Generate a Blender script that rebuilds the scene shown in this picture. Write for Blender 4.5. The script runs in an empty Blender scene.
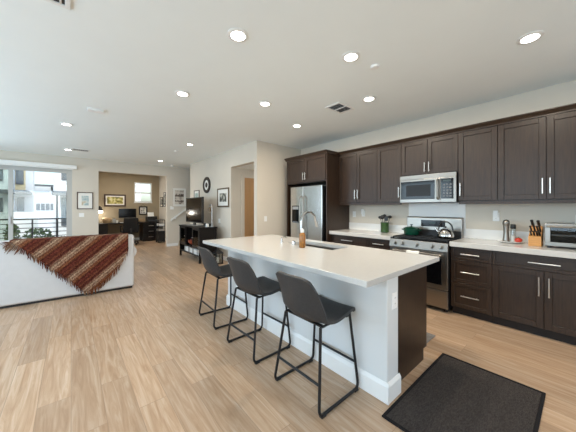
import bpy, bmesh, math, random
from mathutils import Vector, Matrix
random.seed(7)
S = bpy.context.scene
COL = S.collection
PI = math.pi
rad = math.radians

# ------------------------------------------------------------------ camera
cam_d = bpy.data.cameras.new('camera')
cam = bpy.data.objects.new('camera', cam_d)
COL.objects.link(cam)
S.camera = cam
cam_d.sensor_width = 36.0
cam_d.lens = 253.577 / 576 * 36
cam_d.shift_y = -(216 - 207.551) / 576
cam_d.clip_start = 0.02
cam.location = (0, 0, 1.38)
cam.rotation_euler = (rad(90), 0, -rad(40.5414))

# ------------------------------------------------------------------ world, sun, portals, exposure
W = bpy.data.worlds.new('sky')
S.world = W
W.use_nodes = True
wn = W.node_tree
bg = wn.nodes['Background']
sky = wn.nodes.new('ShaderNodeTexSky')
sky.sky_type = 'NISHITA'
sky.sun_disc = False
sky.sun_elevation = rad(50)
sky.sun_rotation = rad(200)
sky.air_density = 1.0
sky.dust_density = 2.5
sky.ozone_density = 1.0
wn.links.new(sky.outputs[0], bg.inputs[0])
bg.inputs[1].default_value = 0.32

sun_d = bpy.data.lights.new('sun', 'SUN')
sun_d.energy = 1.7
sun_d.angle = rad(1.0)
sun_d.color = (1.0, 0.95, 0.88)
sun = bpy.data.objects.new('sun', sun_d)
COL.objects.link(sun)
sun.rotation_euler = Vector((-0.45, -0.62, 1.0)).to_track_quat('Z', 'Y').to_euler()


def window_portal(loc, rot, sx, sy):
    l = bpy.data.lights.new('window_portal', 'AREA')
    l.shape = 'RECTANGLE'
    l.size, l.size_y = sx, sy
    l.cycles.is_portal = True
    o = bpy.data.objects.new('window_portal', l)
    COL.objects.link(o)
    o.location, o.rotation_euler = loc, rot


def daylight(loc, rot, sx, sy, power):
    """daylight fill lamp, set in an unseen window opening added to light the room"""
    l = bpy.data.lights.new('window_fill_lamp', 'AREA')
    l.shape = 'RECTANGLE'
    l.size, l.size_y = sx, sy
    l.energy = power
    l.color = (0.59, 0.81, 1.0)
    o = bpy.data.objects.new('window_fill_lamp', l)
    COL.objects.link(o)
    o.location, o.rotation_euler = loc, rot


DAY = 1.0
# added openings in the left wall (x = -2.9) and in the wall behind the camera (y = -2.4)
LEFT_WINDOWS = [(0.1, 2.1), (3.2, 5.2), (6.4, 8.4)]
BACK_WINDOWS = [(-2.6, -0.2), (1.9, 3.7)]
for a, b in LEFT_WINDOWS:
    daylight((-2.93, (a + b) / 2, 1.55), (0, -PI / 2, 0), 1.7, b - a - 0.1, 55 * DAY)
for a, b in BACK_WINDOWS:
    daylight(((a + b) / 2, -2.43, 1.55), (PI / 2, 0, 0), b - a - 0.1, 1.7, (34 if a < 0 else 18) * DAY)
window_portal((-1.3, 9.74, 1.25), (-PI / 2, 0, 0), 2.6, 2.45)
window_portal((2.37, 12.42, 2.03), (-PI / 2, 0, 0), 0.62, 0.82)

LAMP_POWER = 4.0
LAMP_COLOR = (1.0, 0.92, 0.82)
KITCHEN_POWER = 12.5
KITCHEN_COLOR = (1.0, 0.87, 0.70)

vs = S.view_settings
S.display_settings.display_device = 'sRGB'
vs.view_transform = 'Standard'
vs.look = 'None'
vs.gamma = 1.0
vs.use_curve_mapping = False
vs.exposure = 0.34
S.cycles.use_denoising = True
S.cycles.max_bounces = 10
S.cycles.diffuse_bounces = 6
S.cycles.glossy_bounces = 5
S.cycles.transmission_bounces = 8
S.cycles.transparent_max_bounces = 12
S.cycles.sample_clamp_indirect = 6.0
S.cycles.caustics_reflective = False
S.cycles.caustics_refractive = False


# ------------------------------------------------------------------ materials
def srgb(r, g, b):
    f = lambda c: c / 12.92 if c <= 0.04045 else ((c + 0.055) / 1.055) ** 2.4
    return (f(r / 255), f(g / 255), f(b / 255), 1)


def mat(name, c, rough=0.5, metal=0.0, var=0.06, scale=8.0, stretch=(1, 1, 1), bump=0.0, emit=None, estr=0.0, spec=0.5, coat=0.0):
    m = bpy.data.materials.new(name)
    m.use_nodes = True
    nt = m.node_tree
    b = nt.nodes['Principled BSDF']
    b.inputs['Roughness'].default_value = rough
    b.inputs['Metallic'].default_value = metal
    b.inputs['Specular IOR Level'].default_value = spec
    b.inputs['Coat Weight'].default_value = coat
    tc = nt.nodes.new('ShaderNodeTexCoord')
    mp = nt.nodes.new('ShaderNodeMapping')
    mp.inputs['Scale'].default_value = stretch
    nz = nt.nodes.new('ShaderNodeTexNoise')
    nz.inputs['Scale'].default_value = scale
    nz.inputs['Detail'].default_value = 5
    nt.links.new(tc.outputs['Object'], mp.inputs[0])
    nt.links.new(mp.outputs[0], nz.inputs['Vector'])
    rp = nt.nodes.new('ShaderNodeValToRGB')
    lo = tuple(max(0, x * (1 - var)) for x in c[:3]) + (1,)
    hi = tuple(min(1, x * (1 + var)) for x in c[:3]) + (1,)
    rp.color_ramp.elements[0].color = lo
    rp.color_ramp.elements[0].position = 0.3
    rp.color_ramp.elements[1].color = hi
    rp.color_ramp.elements[1].position = 0.7
    nt.links.new(nz.outputs['Fac'], rp.inputs[0])
    nt.links.new(rp.outputs[0], b.inputs['Base Color'])
    if bump:
        bp = nt.nodes.new('ShaderNodeBump')
        bp.inputs['Strength'].default_value = bump
        bp.inputs['Distance'].default_value = 0.01
        nt.links.new(nz.outputs['Fac'], bp.inputs['Height'])
        nt.links.new(bp.outputs[0], b.inputs['Normal'])
    if emit:
        b.inputs['Emission Color'].default_value = emit
        b.inputs['Emission Strength'].default_value = estr
    return m


def floor_material():
    m = bpy.data.materials.new('oak_planks')
    m.use_nodes = True
    nt = m.node_tree
    L = nt.links.new
    b = nt.nodes['Principled BSDF']
    tc = nt.nodes.new('ShaderNodeTexCoord')
    sp = nt.nodes.new('ShaderNodeSeparateXYZ')
    L(tc.outputs['Object'], sp.inputs[0])
    cb = nt.nodes.new('ShaderNodeCombineXYZ')
    L(sp.outputs['Y'], cb.inputs['X'])
    L(sp.outputs['X'], cb.inputs['Y'])
    br = nt.nodes.new('ShaderNodeTexBrick')
    br.offset = 0.37
    br.offset_frequency = 2
    br.inputs['Scale'].default_value = 1.0
    br.inputs['Brick Width'].default_value = 1.22
    br.inputs['Row Height'].default_value = 0.178
    br.inputs['Mortar Size'].default_value = 0.0016
    br.inputs['Mortar Smooth'].default_value = 0.1
    br.inputs['Bias'].default_value = 0.0
    br.inputs['Color1'].default_value = (0, 0, 0, 1)
    br.inputs['Color2'].default_value = (1, 1, 1, 1)
    br.inputs['Mortar'].default_value = (0.5, 0.5, 0.5, 1)
    L(cb.outputs[0], br.inputs['Vector'])
    bw = nt.nodes.new('ShaderNodeRGBToBW')
    L(br.outputs['Color'], bw.inputs[0])
    # grain, shifted per plank
    sc = nt.nodes.new('ShaderNodeVectorMath')
    sc.operation = 'MULTIPLY'
    sc.inputs[1].default_value = (1.6, 22, 1)
    L(cb.outputs[0], sc.inputs[0])
    ad = nt.nodes.new('ShaderNodeVectorMath')
    ad.operation = 'ADD'
    L(sc.outputs[0], ad.inputs[0])
    mv = nt.nodes.new('ShaderNodeVectorMath')
    mv.operation = 'SCALE'
    mv.inputs[0].default_value = (13, 37, 9)
    L(bw.outputs[0], mv.inputs['Scale'])
    L(mv.outputs[0], ad.inputs[1])
    nz = nt.nodes.new('ShaderNodeTexNoise')
    nz.inputs['Scale'].default_value = 1.0
    nz.inputs['Detail'].default_value = 6
    nz.inputs['Roughness'].default_value = 0.65
    nz.inputs['Distortion'].default_value = 1.4
    L(ad.outputs[0], nz.inputs['Vector'])
    rp = nt.nodes.new('ShaderNodeValToRGB')
    e = rp.color_ramp.elements
    e[0].position, e[0].color = 0.28, FLOOR_DARK
    e[1].position, e[1].color = 0.74, FLOOR_LIGHT
    x = rp.color_ramp.elements.new(0.5)
    x.color = FLOOR_MID
    L(nz.outputs['Fac'], rp.inputs[0])
    # plank to plank value
    mr = nt.nodes.new('ShaderNodeMapRange')
    mr.inputs['To Min'].default_value = 0.84
    mr.inputs['To Max'].default_value = 1.10
    L(bw.outputs[0], mr.inputs['Value'])
    mx = nt.nodes.new('ShaderNodeVectorMath')
    mx.operation = 'SCALE'
    L(rp.outputs[0], mx.inputs[0])
    L(mr.outputs[0], mx.inputs['Scale'])
    mo = nt.nodes.new('ShaderNodeMix')
    mo.data_type = 'RGBA'
    mo.inputs['B'].default_value = (0.17, 0.11, 0.07, 1)
    fm = nt.nodes.new('ShaderNodeMath')
    fm.operation = 'MULTIPLY'
    fm.inputs[1].default_value = 0.55
    L(br.outputs['Fac'], fm.inputs[0])
    L(fm.outputs[0], mo.inputs['Factor'])
    L(mx.outputs[0], mo.inputs['A'])
    L(mo.outputs['Result'], b.inputs['Base Color'])
    b.inputs['Roughness'].default_value = 0.31
    b.inputs['Specular IOR Level'].default_value = 0.45
    bp = nt.nodes.new('ShaderNodeBump')
    bp.inputs['Strength'].default_value = 0.08
    bp.inputs['Distance'].default_value = 0.004
    L(nz.outputs['Fac'], bp.inputs['Height'])
    L(bp.outputs[0], b.inputs['Normal'])
    return m


FLOOR_DARK = srgb(163, 129, 98)
FLOOR_MID = srgb(186, 156, 127)
FLOOR_LIGHT = srgb(206, 184, 161)


def glass_material(name, tint=(0.93, 0.97, 0.96, 1), gloss=0.06):
    m = bpy.data.materials.new(name)
    m.use_nodes = True
    nt = m.node_tree
    for n in list(nt.nodes):
        if n.type != 'OUTPUT_MATERIAL':
            nt.nodes.remove(n)
    out = [n for n in nt.nodes if n.type == 'OUTPUT_MATERIAL'][0]
    t = nt.nodes.new('ShaderNodeBsdfTransparent')
    t.inputs[0].default_value = tint
    g = nt.nodes.new('ShaderNodeBsdfGlossy')
    g.inputs['Roughness'].default_value = 0.02
    mx = nt.nodes.new('ShaderNodeMixShader')
    mx.inputs[0].default_value = gloss
    nt.links.new(t.outputs[0], mx.inputs[1])
    nt.links.new(g.outputs[0], mx.inputs[2])
    nt.links.new(mx.outputs[0], out.inputs[0])
    return m


def throw_material():
    """striped knit: bands run along a diagonal of the cloth"""
    m = bpy.data.materials.new('striped_knit')
    m.use_nodes = True
    nt = m.node_tree
    L = nt.links.new
    b = nt.nodes['Principled BSDF']
    b.inputs['Roughness'].default_value = 0.95
    b.inputs['Specular IOR Level'].default_value = 0.1
    at = nt.nodes.new('ShaderNodeAttribute')
    at.attribute_name = 'stripe'
    tc = nt.nodes.new('ShaderNodeTexCoord')
    nz = nt.nodes.new('ShaderNodeTexNoise')
    nz.inputs['Scale'].default_value = 95
    nz.inputs['Detail'].default_value = 2
    L(tc.outputs['Object'], nz.inputs['Vector'])
    m1 = nt.nodes.new('ShaderNodeMath')
    m1.operation = 'MULTIPLY_ADD'
    m1.inputs[1].default_value = 0.22
    L(nz.outputs['Fac'], m1.inputs[0])
    L(at.outputs['Fac'], m1.inputs[2])
    fr = nt.nodes.new('ShaderNodeMath')
    fr.operation = 'FRACT'
    L(m1.outputs[0], fr.inputs[0])
    rp = nt.nodes.new('ShaderNodeValToRGB')
    cr = rp.color_ramp
    stops = [(0.0, (84, 42, 34)), (0.10, (118, 66, 46)), (0.16, (70, 36, 30)), (0.26, (96, 48, 38)), (0.32, (150, 118, 94)), (0.36, (96, 58, 46)), (0.43, (186, 160, 134)),
             (0.50, (112, 74, 58)), (0.56, (168, 138, 112)), (0.62, (104, 60, 44)), (0.72, (132, 84, 56)), (0.80, (74, 36, 30)), (0.90, (106, 52, 40)), (1.0, (84, 42, 34))]
    cr.elements[0].position = 0
    cr.elements[0].color = srgb(*stops[0][1])
    cr.elements[1].position = 1
    cr.elements[1].color = srgb(*stops[-1][1])
    for p, c in stops[1:-1]:
        cr.elements.new(p).color = srgb(*c)
    L(fr.outputs[0], rp.inputs[0])
    # knit speckle
    n2 = nt.nodes.new('ShaderNodeTexNoise')
    n2.inputs['Scale'].default_value = 75
    L(tc.outputs['Object'], n2.inputs['Vector'])
    mr = nt.nodes.new('ShaderNodeMapRange')
    mr.inputs['From Min'].default_value = 0.3
    mr.inputs['From Max'].default_value = 0.7
    mr.inputs['To Min'].default_value = 0.35
    mr.inputs['To Max'].default_value = 1.25
    L(n2.outputs['Fac'], mr.inputs['Value'])
    sc = nt.nodes.new('ShaderNodeVectorMath')
    sc.operation = 'SCALE'
    L(rp.outputs[0], sc.inputs[0])
    L(mr.outputs[0], sc.inputs['Scale'])
    L(sc.outputs[0], b.inputs['Base Color'])
    bp = nt.nodes.new('ShaderNodeBump')
    bp.inputs['Strength'].default_value = 0.8
    bp.inputs['Distance'].default_value = 0.01
    L(n2.outputs['Fac'], bp.inputs['Height'])
    L(bp.outputs[0], b.inputs['Normal'])
    return m


def blotch_material(name, stops, scale=9, rough=0.5, seed=(0, 0, 0)):
    """soft painted patches, for the pictures on the walls"""
    m = bpy.data.materials.new(name)
    m.use_nodes = True
    nt = m.node_tree
    b = nt.nodes['Principled BSDF']
    b.inputs['Roughness'].default_value = rough
    tc = nt.nodes.new('ShaderNodeTexCoord')
    mp = nt.nodes.new('ShaderNodeMapping')
    mp.inputs['Location'].default_value = seed
    nz = nt.nodes.new('ShaderNodeTexNoise')
    nz.inputs['Scale'].default_value = scale
    nz.inputs['Detail'].default_value = 3
    nt.links.new(tc.outputs['Object'], mp.inputs[0])
    nt.links.new(mp.outputs[0], nz.inputs['Vector'])
    rp = nt.nodes.new('ShaderNodeValToRGB')
    cr = rp.color_ramp
    cr.elements[0].position, cr.elements[0].color = stops[0][0], srgb(*stops[0][1])
    cr.elements[1].position, cr.elements[1].color = stops[-1][0], srgb(*stops[-1][1])
    for p, c in stops[1:-1]:
        cr.elements.new(p).color = srgb(*c)
    nt.links.new(nz.outputs['Fac'], rp.inputs[0])
    nt.links.new(rp.outputs[0], b.inputs['Base Color'])
    return m


M = dict(
    wall=mat('wall_paint', srgb(214, 206, 193), 0.85, var=0.012, scale=3, spec=0.2),
    brown_wall=mat('office_paint', srgb(160, 147, 124), 0.85, var=0.015, scale=3, spec=0.2),
    ceiling=mat('ceiling_paint', srgb(244, 249, 248), 0.9, var=0.008, scale=3, spec=0.15),
    white=mat('white_trim', srgb(238, 238, 235), 0.45, var=0.01),
    island_paint=mat('island_paint', srgb(216, 218, 217), 0.6, var=0.012, scale=3),
    plate=mat('white_plastic', srgb(242, 242, 240), 0.35, var=0.01),
    espresso=mat('espresso_wood', srgb(50, 36, 26), 0.38, var=0.36, scale=9, stretch=(9, 9, 0.7), spec=0.45),
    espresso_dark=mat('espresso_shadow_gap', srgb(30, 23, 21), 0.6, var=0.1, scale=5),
    quartz=mat('white_quartz', srgb(200, 198, 194), 0.16, var=0.018, scale=40, spec=0.5),
    splash=mat('splash_tile', srgb(240, 239, 236), 0.35, var=0.008, scale=6),
    steel=mat('stainless', (0.30, 0.275, 0.245, 1), 0.31, 1.0, var=0.05, scale=4, stretch=(1, 1, 30)),
    steel_front=mat('stainless_brushed', (0.56, 0.555, 0.54, 1), 0.22, 1.0, var=0.04, scale=3, stretch=(30, 30, 1)),
    nickel=mat('brushed_nickel', (0.74, 0.72, 0.69, 1), 0.28, 1.0, var=0.03),
    chrome=mat('chrome', (0.55, 0.54, 0.53, 1), 0.12, 1.0, var=0.02),
    black=mat('black_plastic', srgb(24, 24, 25), 0.4, var=0.1),
    black_gloss=mat('black_glass', srgb(10, 10, 12), 0.08, var=0.1, spec=0.3),
    iron=mat('cast_iron', srgb(26, 26, 27), 0.55, var=0.15, scale=30),
    black_metal=mat('black_metal', srgb(22, 22, 24), 0.38, 0.2, var=0.1),
    leather=mat('charcoal_leather', srgb(50, 50, 51), 0.5, var=0.16, scale=60, bump=0.06, spec=0.45),
    rug=mat('charcoal_mat', srgb(64, 59, 56), 0.95, var=0.34, scale=55, stretch=(1, 3, 1), bump=0.5, spec=0.1),
    rug_edge=mat('mat_binding', srgb(36, 34, 35), 0.9, var=0.1, scale=60, spec=0.1),
    aisle_mat=mat('grey_mat', srgb(128, 124, 120), 0.95, var=0.2, scale=70, spec=0.1),
    sofa=mat('white_slipcover', srgb(198, 198, 198), 0.9, var=0.02, scale=14, bump=0.05, spec=0.15),
    dark_wood=mat('dark_stand_wood', srgb(20, 16, 15), 0.42, spec=0.3, var=0.2, scale=6, stretch=(1, 8, 8)),
    screen=mat('dark_screen', srgb(10, 10, 13), 0.10, var=0.05, spec=0.25),
    green_pot=mat('green_enamel', srgb(13, 62, 46), 0.2, var=0.1),
    green_crock=mat('green_glazed_pottery', srgb(46, 76, 36), 0.25, var=0.25, scale=25),
    beech=mat('light_block_wood', srgb(200, 145, 84), 0.5, var=0.12, scale=10, stretch=(1, 1, 6)),
    tomato=mat('tomato_skin', srgb(196, 58, 40), 0.3, var=0.1),
    leaf=mat('leaf_green', srgb(84, 112, 58), 0.6, var=0.35, scale=9),
    amber=mat('amber_soap', srgb(142, 92, 34), 0.15, var=0.45, scale=30, spec=0.6),
    tan_door=mat('tan_door_wood', srgb(180, 140, 96), 0.5, var=0.06, scale=3, stretch=(5, 5, 0.6)),
    carpet=mat('stair_carpet', srgb(190, 172, 148), 0.95, var=0.1, scale=60),
    pic_white=mat('picture_mount', srgb(236, 234, 228), 0.7, var=0.01),
    frame_brown=mat('brown_frame', srgb(70, 50, 38), 0.45, var=0.15, scale=20),
    frame_bronze=mat('bronze_frame', srgb(104, 88, 66), 0.4, 0.3, var=0.15, scale=20),
    frame_black=mat('black_frame', srgb(28, 25, 24), 0.4, var=0.1, scale=20),
    frame_white=mat('pale_frame', srgb(214, 206, 196), 0.5, var=0.04),
    office_fabric=mat('black_chair_fabric', srgb(16, 16, 18), 0.8, var=0.15, scale=40),
    paper=mat('white_paper', srgb(238, 238, 234), 0.7, var=0.01),
    silver=mat('silver_plastic', srgb(176, 176, 176), 0.35, 0.6, var=0.03),
    stucco=mat('white_stucco', srgb(236, 238, 240), 0.9, var=0.02, scale=6),
    stucco_lit=mat('warm_lit_stucco', srgb(236, 216, 172), 0.9, var=0.03, scale=6),
    house_glass=mat('house_window_glass', srgb(92, 100, 108), 0.1, var=0.05),
    grey_metal=mat('grey_awning_metal', srgb(98, 102, 108), 0.5, var=0.05),
    pavement=mat('pale_pavement', srgb(206, 200, 190), 0.9, var=0.06, scale=2),
    concrete=mat('balcony_concrete', srgb(186, 182, 176), 0.9, var=0.06, scale=4),
    lens=mat('lamp_lens', srgb(255, 255, 255), 0.4, var=0.0, emit=(1.0, 0.96, 0.88, 1), estr=14),
    led=mat('display_digits', srgb(40, 54, 58), 0.5, var=0.0, emit=(0.5, 0.85, 0.9, 1), estr=0.03),
    glow=mat('lamp_shade_glow', srgb(255, 250, 240), 0.6, var=0.0, emit=(1.0, 0.95, 0.88, 1), estr=5),
    mesh_grey=mat('dark_mesh', srgb(24, 24, 26), 0.35, var=0.1, spec=0.3),
    door_frame=mat('pale_grey_frame', srgb(186, 186, 182), 0.5, var=0.02),
    blind=mat('white_blind', srgb(238, 240, 240), 0.7, var=0.01),
    ember=mat('copper_bowl', srgb(170, 84, 60), 0.35, 0.5, var=0.3, scale=20),
    basket=mat('wicker', srgb(168, 142, 108), 0.8, var=0.3, scale=50),
    red_label=mat('red_brown_book', srgb(120, 60, 48), 0.6, var=0.1),
)
M['floor'] = floor_material()
M['glass'] = glass_material('clear_glass')
M['tint_glass'] = glass_material('screened_glass', tint=(0.62, 0.70, 0.66, 1), gloss=0.05)
M['jar_glass'] = glass_material('jar_glass', tint=(0.85, 0.88, 0.88, 1), gloss=0.12)
M['oven_glass'] = glass_material('smoked_oven_glass', tint=(0.6, 0.6, 0.6, 1), gloss=0.03)
M['throw'] = throw_material()


# ------------------------------------------------------------------ mesh builder
ROOT = {}


class MB:
    def __init__(self):
        self.v, self.f, self.mi = [], [], []
        self.m = 0

    def add(self, vs_, fs):
        n = len(self.v)
        self.v += [tuple(p) for p in vs_]
        self.f += [tuple(i + n for i in f) for f in fs]
        self.mi += [self.m] * len(fs)
        return self

    def box(self, x0, x1, y0, y1, z0, z1):
        x0, x1 = sorted((x0, x1)); y0, y1 = sorted((y0, y1)); z0, z1 = sorted((z0, z1))
        return self.add([(x0, y0, z0), (x1, y0, z0), (x1, y1, z0), (x0, y1, z0), (x0, y0, z1), (x1, y0, z1), (x1, y1, z1), (x0, y1, z1)],
                        [(3, 2, 1, 0), (4, 5, 6, 7), (0, 1, 5, 4), (1, 2, 6, 5), (2, 3, 7, 6), (3, 0, 4, 7)])

    def tube(self, pts, r, n=8, close=False):
        P = [Vector(p) for p in pts]
        R = r if isinstance(r, (list, tuple)) else [r] * len(P)
        prev = None
        rings = []
        N = len(P)
        for i, p in enumerate(P):
            if close:
                t = (P[(i + 1) % N] - P[i - 1]).normalized()
            else:
                t = (P[min(i + 1, N - 1)] - P[max(i - 1, 0)]).normalized()
            if prev is None:
                a = Vector((0, 0, 1)) if abs(t.z) < 0.9 else Vector((1, 0, 0))
                u = t.cross(a).normalized()
            else:
                u = (prev - t * prev.dot(t)).normalized()
            w = t.cross(u)
            prev = u
            rings.append([p + (u * math.cos(2 * PI * k / n) + w * math.sin(2 * PI * k / n)) * R[i] for k in range(n)])
        vs_ = [q for g in rings for q in g]
        fs = []
        for i in range(N if close else N - 1):
            j = (i + 1) % N
            for k in range(n):
                fs.append((i * n + k, i * n + (k + 1) % n, j * n + (k + 1) % n, j * n + k))
        if not close:
            fs.append(tuple(range(n))[::-1])
            fs.append(tuple((N - 1) * n + k for k in range(n)))
        return self.add(vs_, fs)

    def cyl(self, p0, p1, r, n=16, r2=None):
        return self.tube([p0, p1], [r, r if r2 is None else r2], n)

    def lathe(self, cx, cy, prof, n=24, sx=1.0, sy=1.0, cap=True):
        vs_, fs = [], []
        for r, z in prof:
            for k in range(n):
                a = 2 * PI * k / n
                vs_.append((cx + r * sx * math.cos(a), cy + r * sy * math.sin(a), z))
        for i in range(len(prof) - 1):
            for k in range(n):
                fs.append((i * n + k, i * n + (k + 1) % n, (i + 1) * n + (k + 1) % n, (i + 1) * n + k))
        if cap:
            fs.append(tuple(range(n))[::-1])
            fs.append(tuple((len(prof) - 1) * n + k for k in range(n)))
        return self.add(vs_, fs)

    def prism(self, poly, axis, a0, a1):
        """poly in the two other axes (x,y,z order), extruded along axis"""
        def P(p, a):
            q = list(p)
            q.insert(axis, a)
            return tuple(q)
        n = len(poly)
        return self.add([P(p, a0) for p in poly] + [P(p, a1) for p in poly],
                        [tuple(range(n))[::-1], tuple(range(n, 2 * n))] + [(i, (i + 1) % n, n + (i + 1) % n, n + i) for i in range(n)])

    def grid(self, fn, nu, nv):
        vs_ = [fn(i / nu, j / nv) for i in range(nu + 1) for j in range(nv + 1)]
        return self.add(vs_, [(i * (nv + 1) + j, i * (nv + 1) + j + 1, (i + 1) * (nv + 1) + j + 1, (i + 1) * (nv + 1) + j)
                              for i in range(nu) for j in range(nv)])

    def ring(self, o, i, z0, z1):
        """flat slab with a rectangular hole; o and i are x0,x1,y0,y1"""
        def q(r, z):
            return [(r[0], r[2], z), (r[1], r[2], z), (r[1], r[3], z), (r[0], r[3], z)]
        vs_ = q(o, z0) + q(i, z0) + q(o, z1) + q(i, z1)
        fs = []
        for k in range(4):
            l = (k + 1) % 4
            fs += [(k, k + 4, l + 4, l), (8 + k, 8 + l, 12 + l, 12 + k), (k, l, 8 + l, 8 + k), (4 + k, 12 + k, 12 + l, 4 + l)]
        return self.add(vs_, fs)

    def sphere(self, c, r, nu=12, nv=16, sz=1.0):
        prof = [(max(1e-4, r * math.sin(PI * i / nu)), c[2] - r * sz * math.cos(PI * i / nu)) for i in range(nu + 1)]
        return self.lathe(c[0], c[1], prof, nv)

    def build(self, name, material, parent=None, bevel=0.0, smooth=0, segs=2):
        me = bpy.data.meshes.new(name)
        off = ROOT.get(parent.name, Vector((0, 0, 0))) if parent else Vector((0, 0, 0))
        me.from_pydata([tuple(Vector(p) - off) for p in self.v], [], self.f)
        mats = material if isinstance(material, (list, tuple)) else [material]
        for k in mats:
            me.materials.append(M[k] if isinstance(k, str) else k)
        for p, i in zip(me.polygons, self.mi):
            p.material_index = i
        bm = bmesh.new()
        bm.from_mesh(me)
        bmesh.ops.recalc_face_normals(bm, faces=bm.faces)
        bm.to_mesh(me)
        bm.free()
        if smooth:
            me.polygons.foreach_set('use_smooth', [True] * len(me.polygons))
            me.set_sharp_from_angle(angle=rad(smooth))
        o = bpy.data.objects.new(name, me)
        COL.objects.link(o)
        if parent:
            o.parent = parent
            ROOT[o.name] = off
        if bevel:
            b = o.modifiers.new('bevel', 'BEVEL')
            b.width = bevel
            b.segments = segs
            b.limit_method = 'ANGLE'
            b.angle_limit = rad(40)
            b.harden_normals = False
        return o


def tag(o, label, cat, group=None, kind=None):
    o['label'] = label
    o['category'] = cat
    if group: o['group'] = group
    if kind: o['kind'] = kind
    return o


def thing(name, label, cat, loc=(0, 0, 0), group=None):
    o = bpy.data.objects.new(name, None)
    o.empty_display_size = 0.1
    COL.objects.link(o)
    o.location = loc
    ROOT[o.name] = Vector(loc)
    return tag(o, label, cat, group)


def struct(name, mb, material, bevel=0.0):
    o = mb.build(name, material, bevel=bevel)
    o['kind'] = 'structure'
    return o


def copy_tree(o, parent=None):
    c = o.copy()
    COL.objects.link(c)
    if parent:
        c.parent = parent
    for ch in list(o.children):
        copy_tree(ch, c)
    return c


def round_path(pts, r, n=5):
    """polyline with rounded corners"""
    P = [Vector(p) for p in pts]
    out = [P[0]]
    for i in range(1, len(P) - 1):
        a, b, c = P[i - 1], P[i], P[i + 1]
        d1, d2 = (a - b), (c - b)
        q = min(r, d1.length * 0.45, d2.length * 0.45)
        s, e = b + d1.normalized() * q, b + d2.normalized() * q
        for k in range(n + 1):
            t = k / n
            out.append(s * (1 - t) ** 2 + b * 2 * t * (1 - t) + e * t * t)
    out.append(P[-1])
    return out


def catmull(P, t):
    n = len(P) - 1
    i = min(int(t * n), n - 1)
    u = t * n - i
    p = [P[max(i - 1, 0)], P[i], P[i + 1], P[min(i + 2, n)]]
    return tuple(0.5 * (2 * p[1][k] + (p[2][k] - p[0][k]) * u + (2 * p[0][k] - 5 * p[1][k] + 4 * p[2][k] - p[3][k]) * u * u
                        + (3 * p[1][k] - p[0][k] - 3 * p[2][k] + p[3][k]) * u ** 3) for k in range(len(p[1])))


# ================================================================== the setting
CEIL = 2.833
KX = 4.36            # kitchen wall
LX = 3.06            # living room wall
FY = 9.6             # far wall
OY = 12.4            # back wall of the office nook

struct('floor', MB().box(-2.9, 5.7, -2.4, 9.6, -0.1, 0).box(0.2, 3.1, 9.6, 12.5, -0.1, 0), 'floor')
struct('ceiling', MB().box(-3.05, 5.7, -2.55, 12.55, CEIL, CEIL + 0.12), 'ceiling')
struct('wall_kitchen', MB().box(KX, KX + 0.15, -2.4, 4.61, 0, CEIL), 'wall')
struct('wall_return', MB().box(LX, 5.7, 4.61, 4.73, 0, CEIL), 'wall')
struct('wall_living', MB().box(LX, LX + 0.14, 5.79, 8.66, 0, CEIL).box(LX, LX + 0.14, 4.73, 5.79, 2.40, CEIL), 'wall')
struct('wall_hallway', MB().box(LX + 0.14, 5.7, 5.79, 5.91, 0, CEIL).box(5.58, 5.7, 4.73, 5.79, 0, CEIL), 'wall')
struct('ceiling_hallway', MB().box(LX + 0.14, 5.58, 4.73, 5.79, 2.40, 2.46), 'ceiling')
struct('wall_stairwell', MB().box(5.58, 5.7, 5.91, 9.6, 0, CEIL), 'wall')
struct('wall_far', MB().box(0.02, 0.633, FY, FY + 0.15, 0, CEIL).box(0.633, 2.578, FY, FY + 0.15, 2.49, CEIL)
       .box(2.578, 5.7, FY, FY + 0.15, 0, CEIL).box(-2.6, 0.02, FY, FY + 0.15, 2.47, CEIL).box(-2.9, -2.6, FY, FY + 0.15, 0, CEIL), 'wall')
ow = MB().box(0.1, 2.03, OY, OY + 0.12, 0, CEIL).box(2.71, 3.12, OY, OY + 0.12, 0, CEIL)
ow.box(2.03, 2.71, OY, OY + 0.12, 0, 1.60).box(2.03, 2.71, OY, OY + 0.12, 2.46, CEIL)
struct('wall_office', ow, 'brown_wall')
struct('wall_office_side', MB().box(3.0, 3.12, FY + 0.15, OY, 0, CEIL).box(0.1, 0.2, FY + 0.15, OY, 0, CEIL), 'wall')


def wall_with_openings(axis_fn, a0, a1, opens, z0=0.7, z1=2.4):
    mb = MB()
    cur = a0
    for a, b in opens:
        axis_fn(mb, cur, a, 0, CEIL)
        axis_fn(mb, a, b, 0, z0)
        axis_fn(mb, a, b, z1, CEIL)
        cur = b
    axis_fn(mb, cur, a1, 0, CEIL)
    return mb


struct('wall_left', wall_with_openings(lambda m, a, b, z, y: m.box(-3.05, -2.9, a, b, z, y), -2.4, 9.75, LEFT_WINDOWS), 'wall')
struct('wall_back', wall_with_openings(lambda m, a, b, z, y: m.box(a, b, -2.55, -2.4, z, y), -3.05, 4.51, BACK_WINDOWS), 'wall')
wi = 1  # frames for the unseen windows added to light the room
for a, b in LEFT_WINDOWS:
    m = MB()
    for y0, y1, z0, z1 in ((a, b, 0.7, 0.76), (a, b, 2.34, 2.4), (a, a + 0.06, 0.76, 2.34), (b - 0.06, b, 0.76, 2.34), ((a + b) / 2 - 0.025, (a + b) / 2 + 0.025, 0.76, 2.34)):
        m.box(-3.03, -2.98, y0, y1, z0, z1)
    struct('window_%d' % wi, m, 'white'); wi += 1
for a, b in BACK_WINDOWS:
    m = MB()
    for x0, x1, z0, z1 in ((a, b, 0.7, 0.76), (a, b, 2.34, 2.4), (a, a + 0.06, 0.76, 2.34), (b - 0.06, b, 0.76, 2.34), ((a + b) / 2 - 0.025, (a + b) / 2 + 0.025, 0.76, 2.34)):
        m.box(x0, x1, -2.53, -2.48, z0, z1)
    struct('window_%d' % wi, m, 'white'); wi += 1

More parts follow.
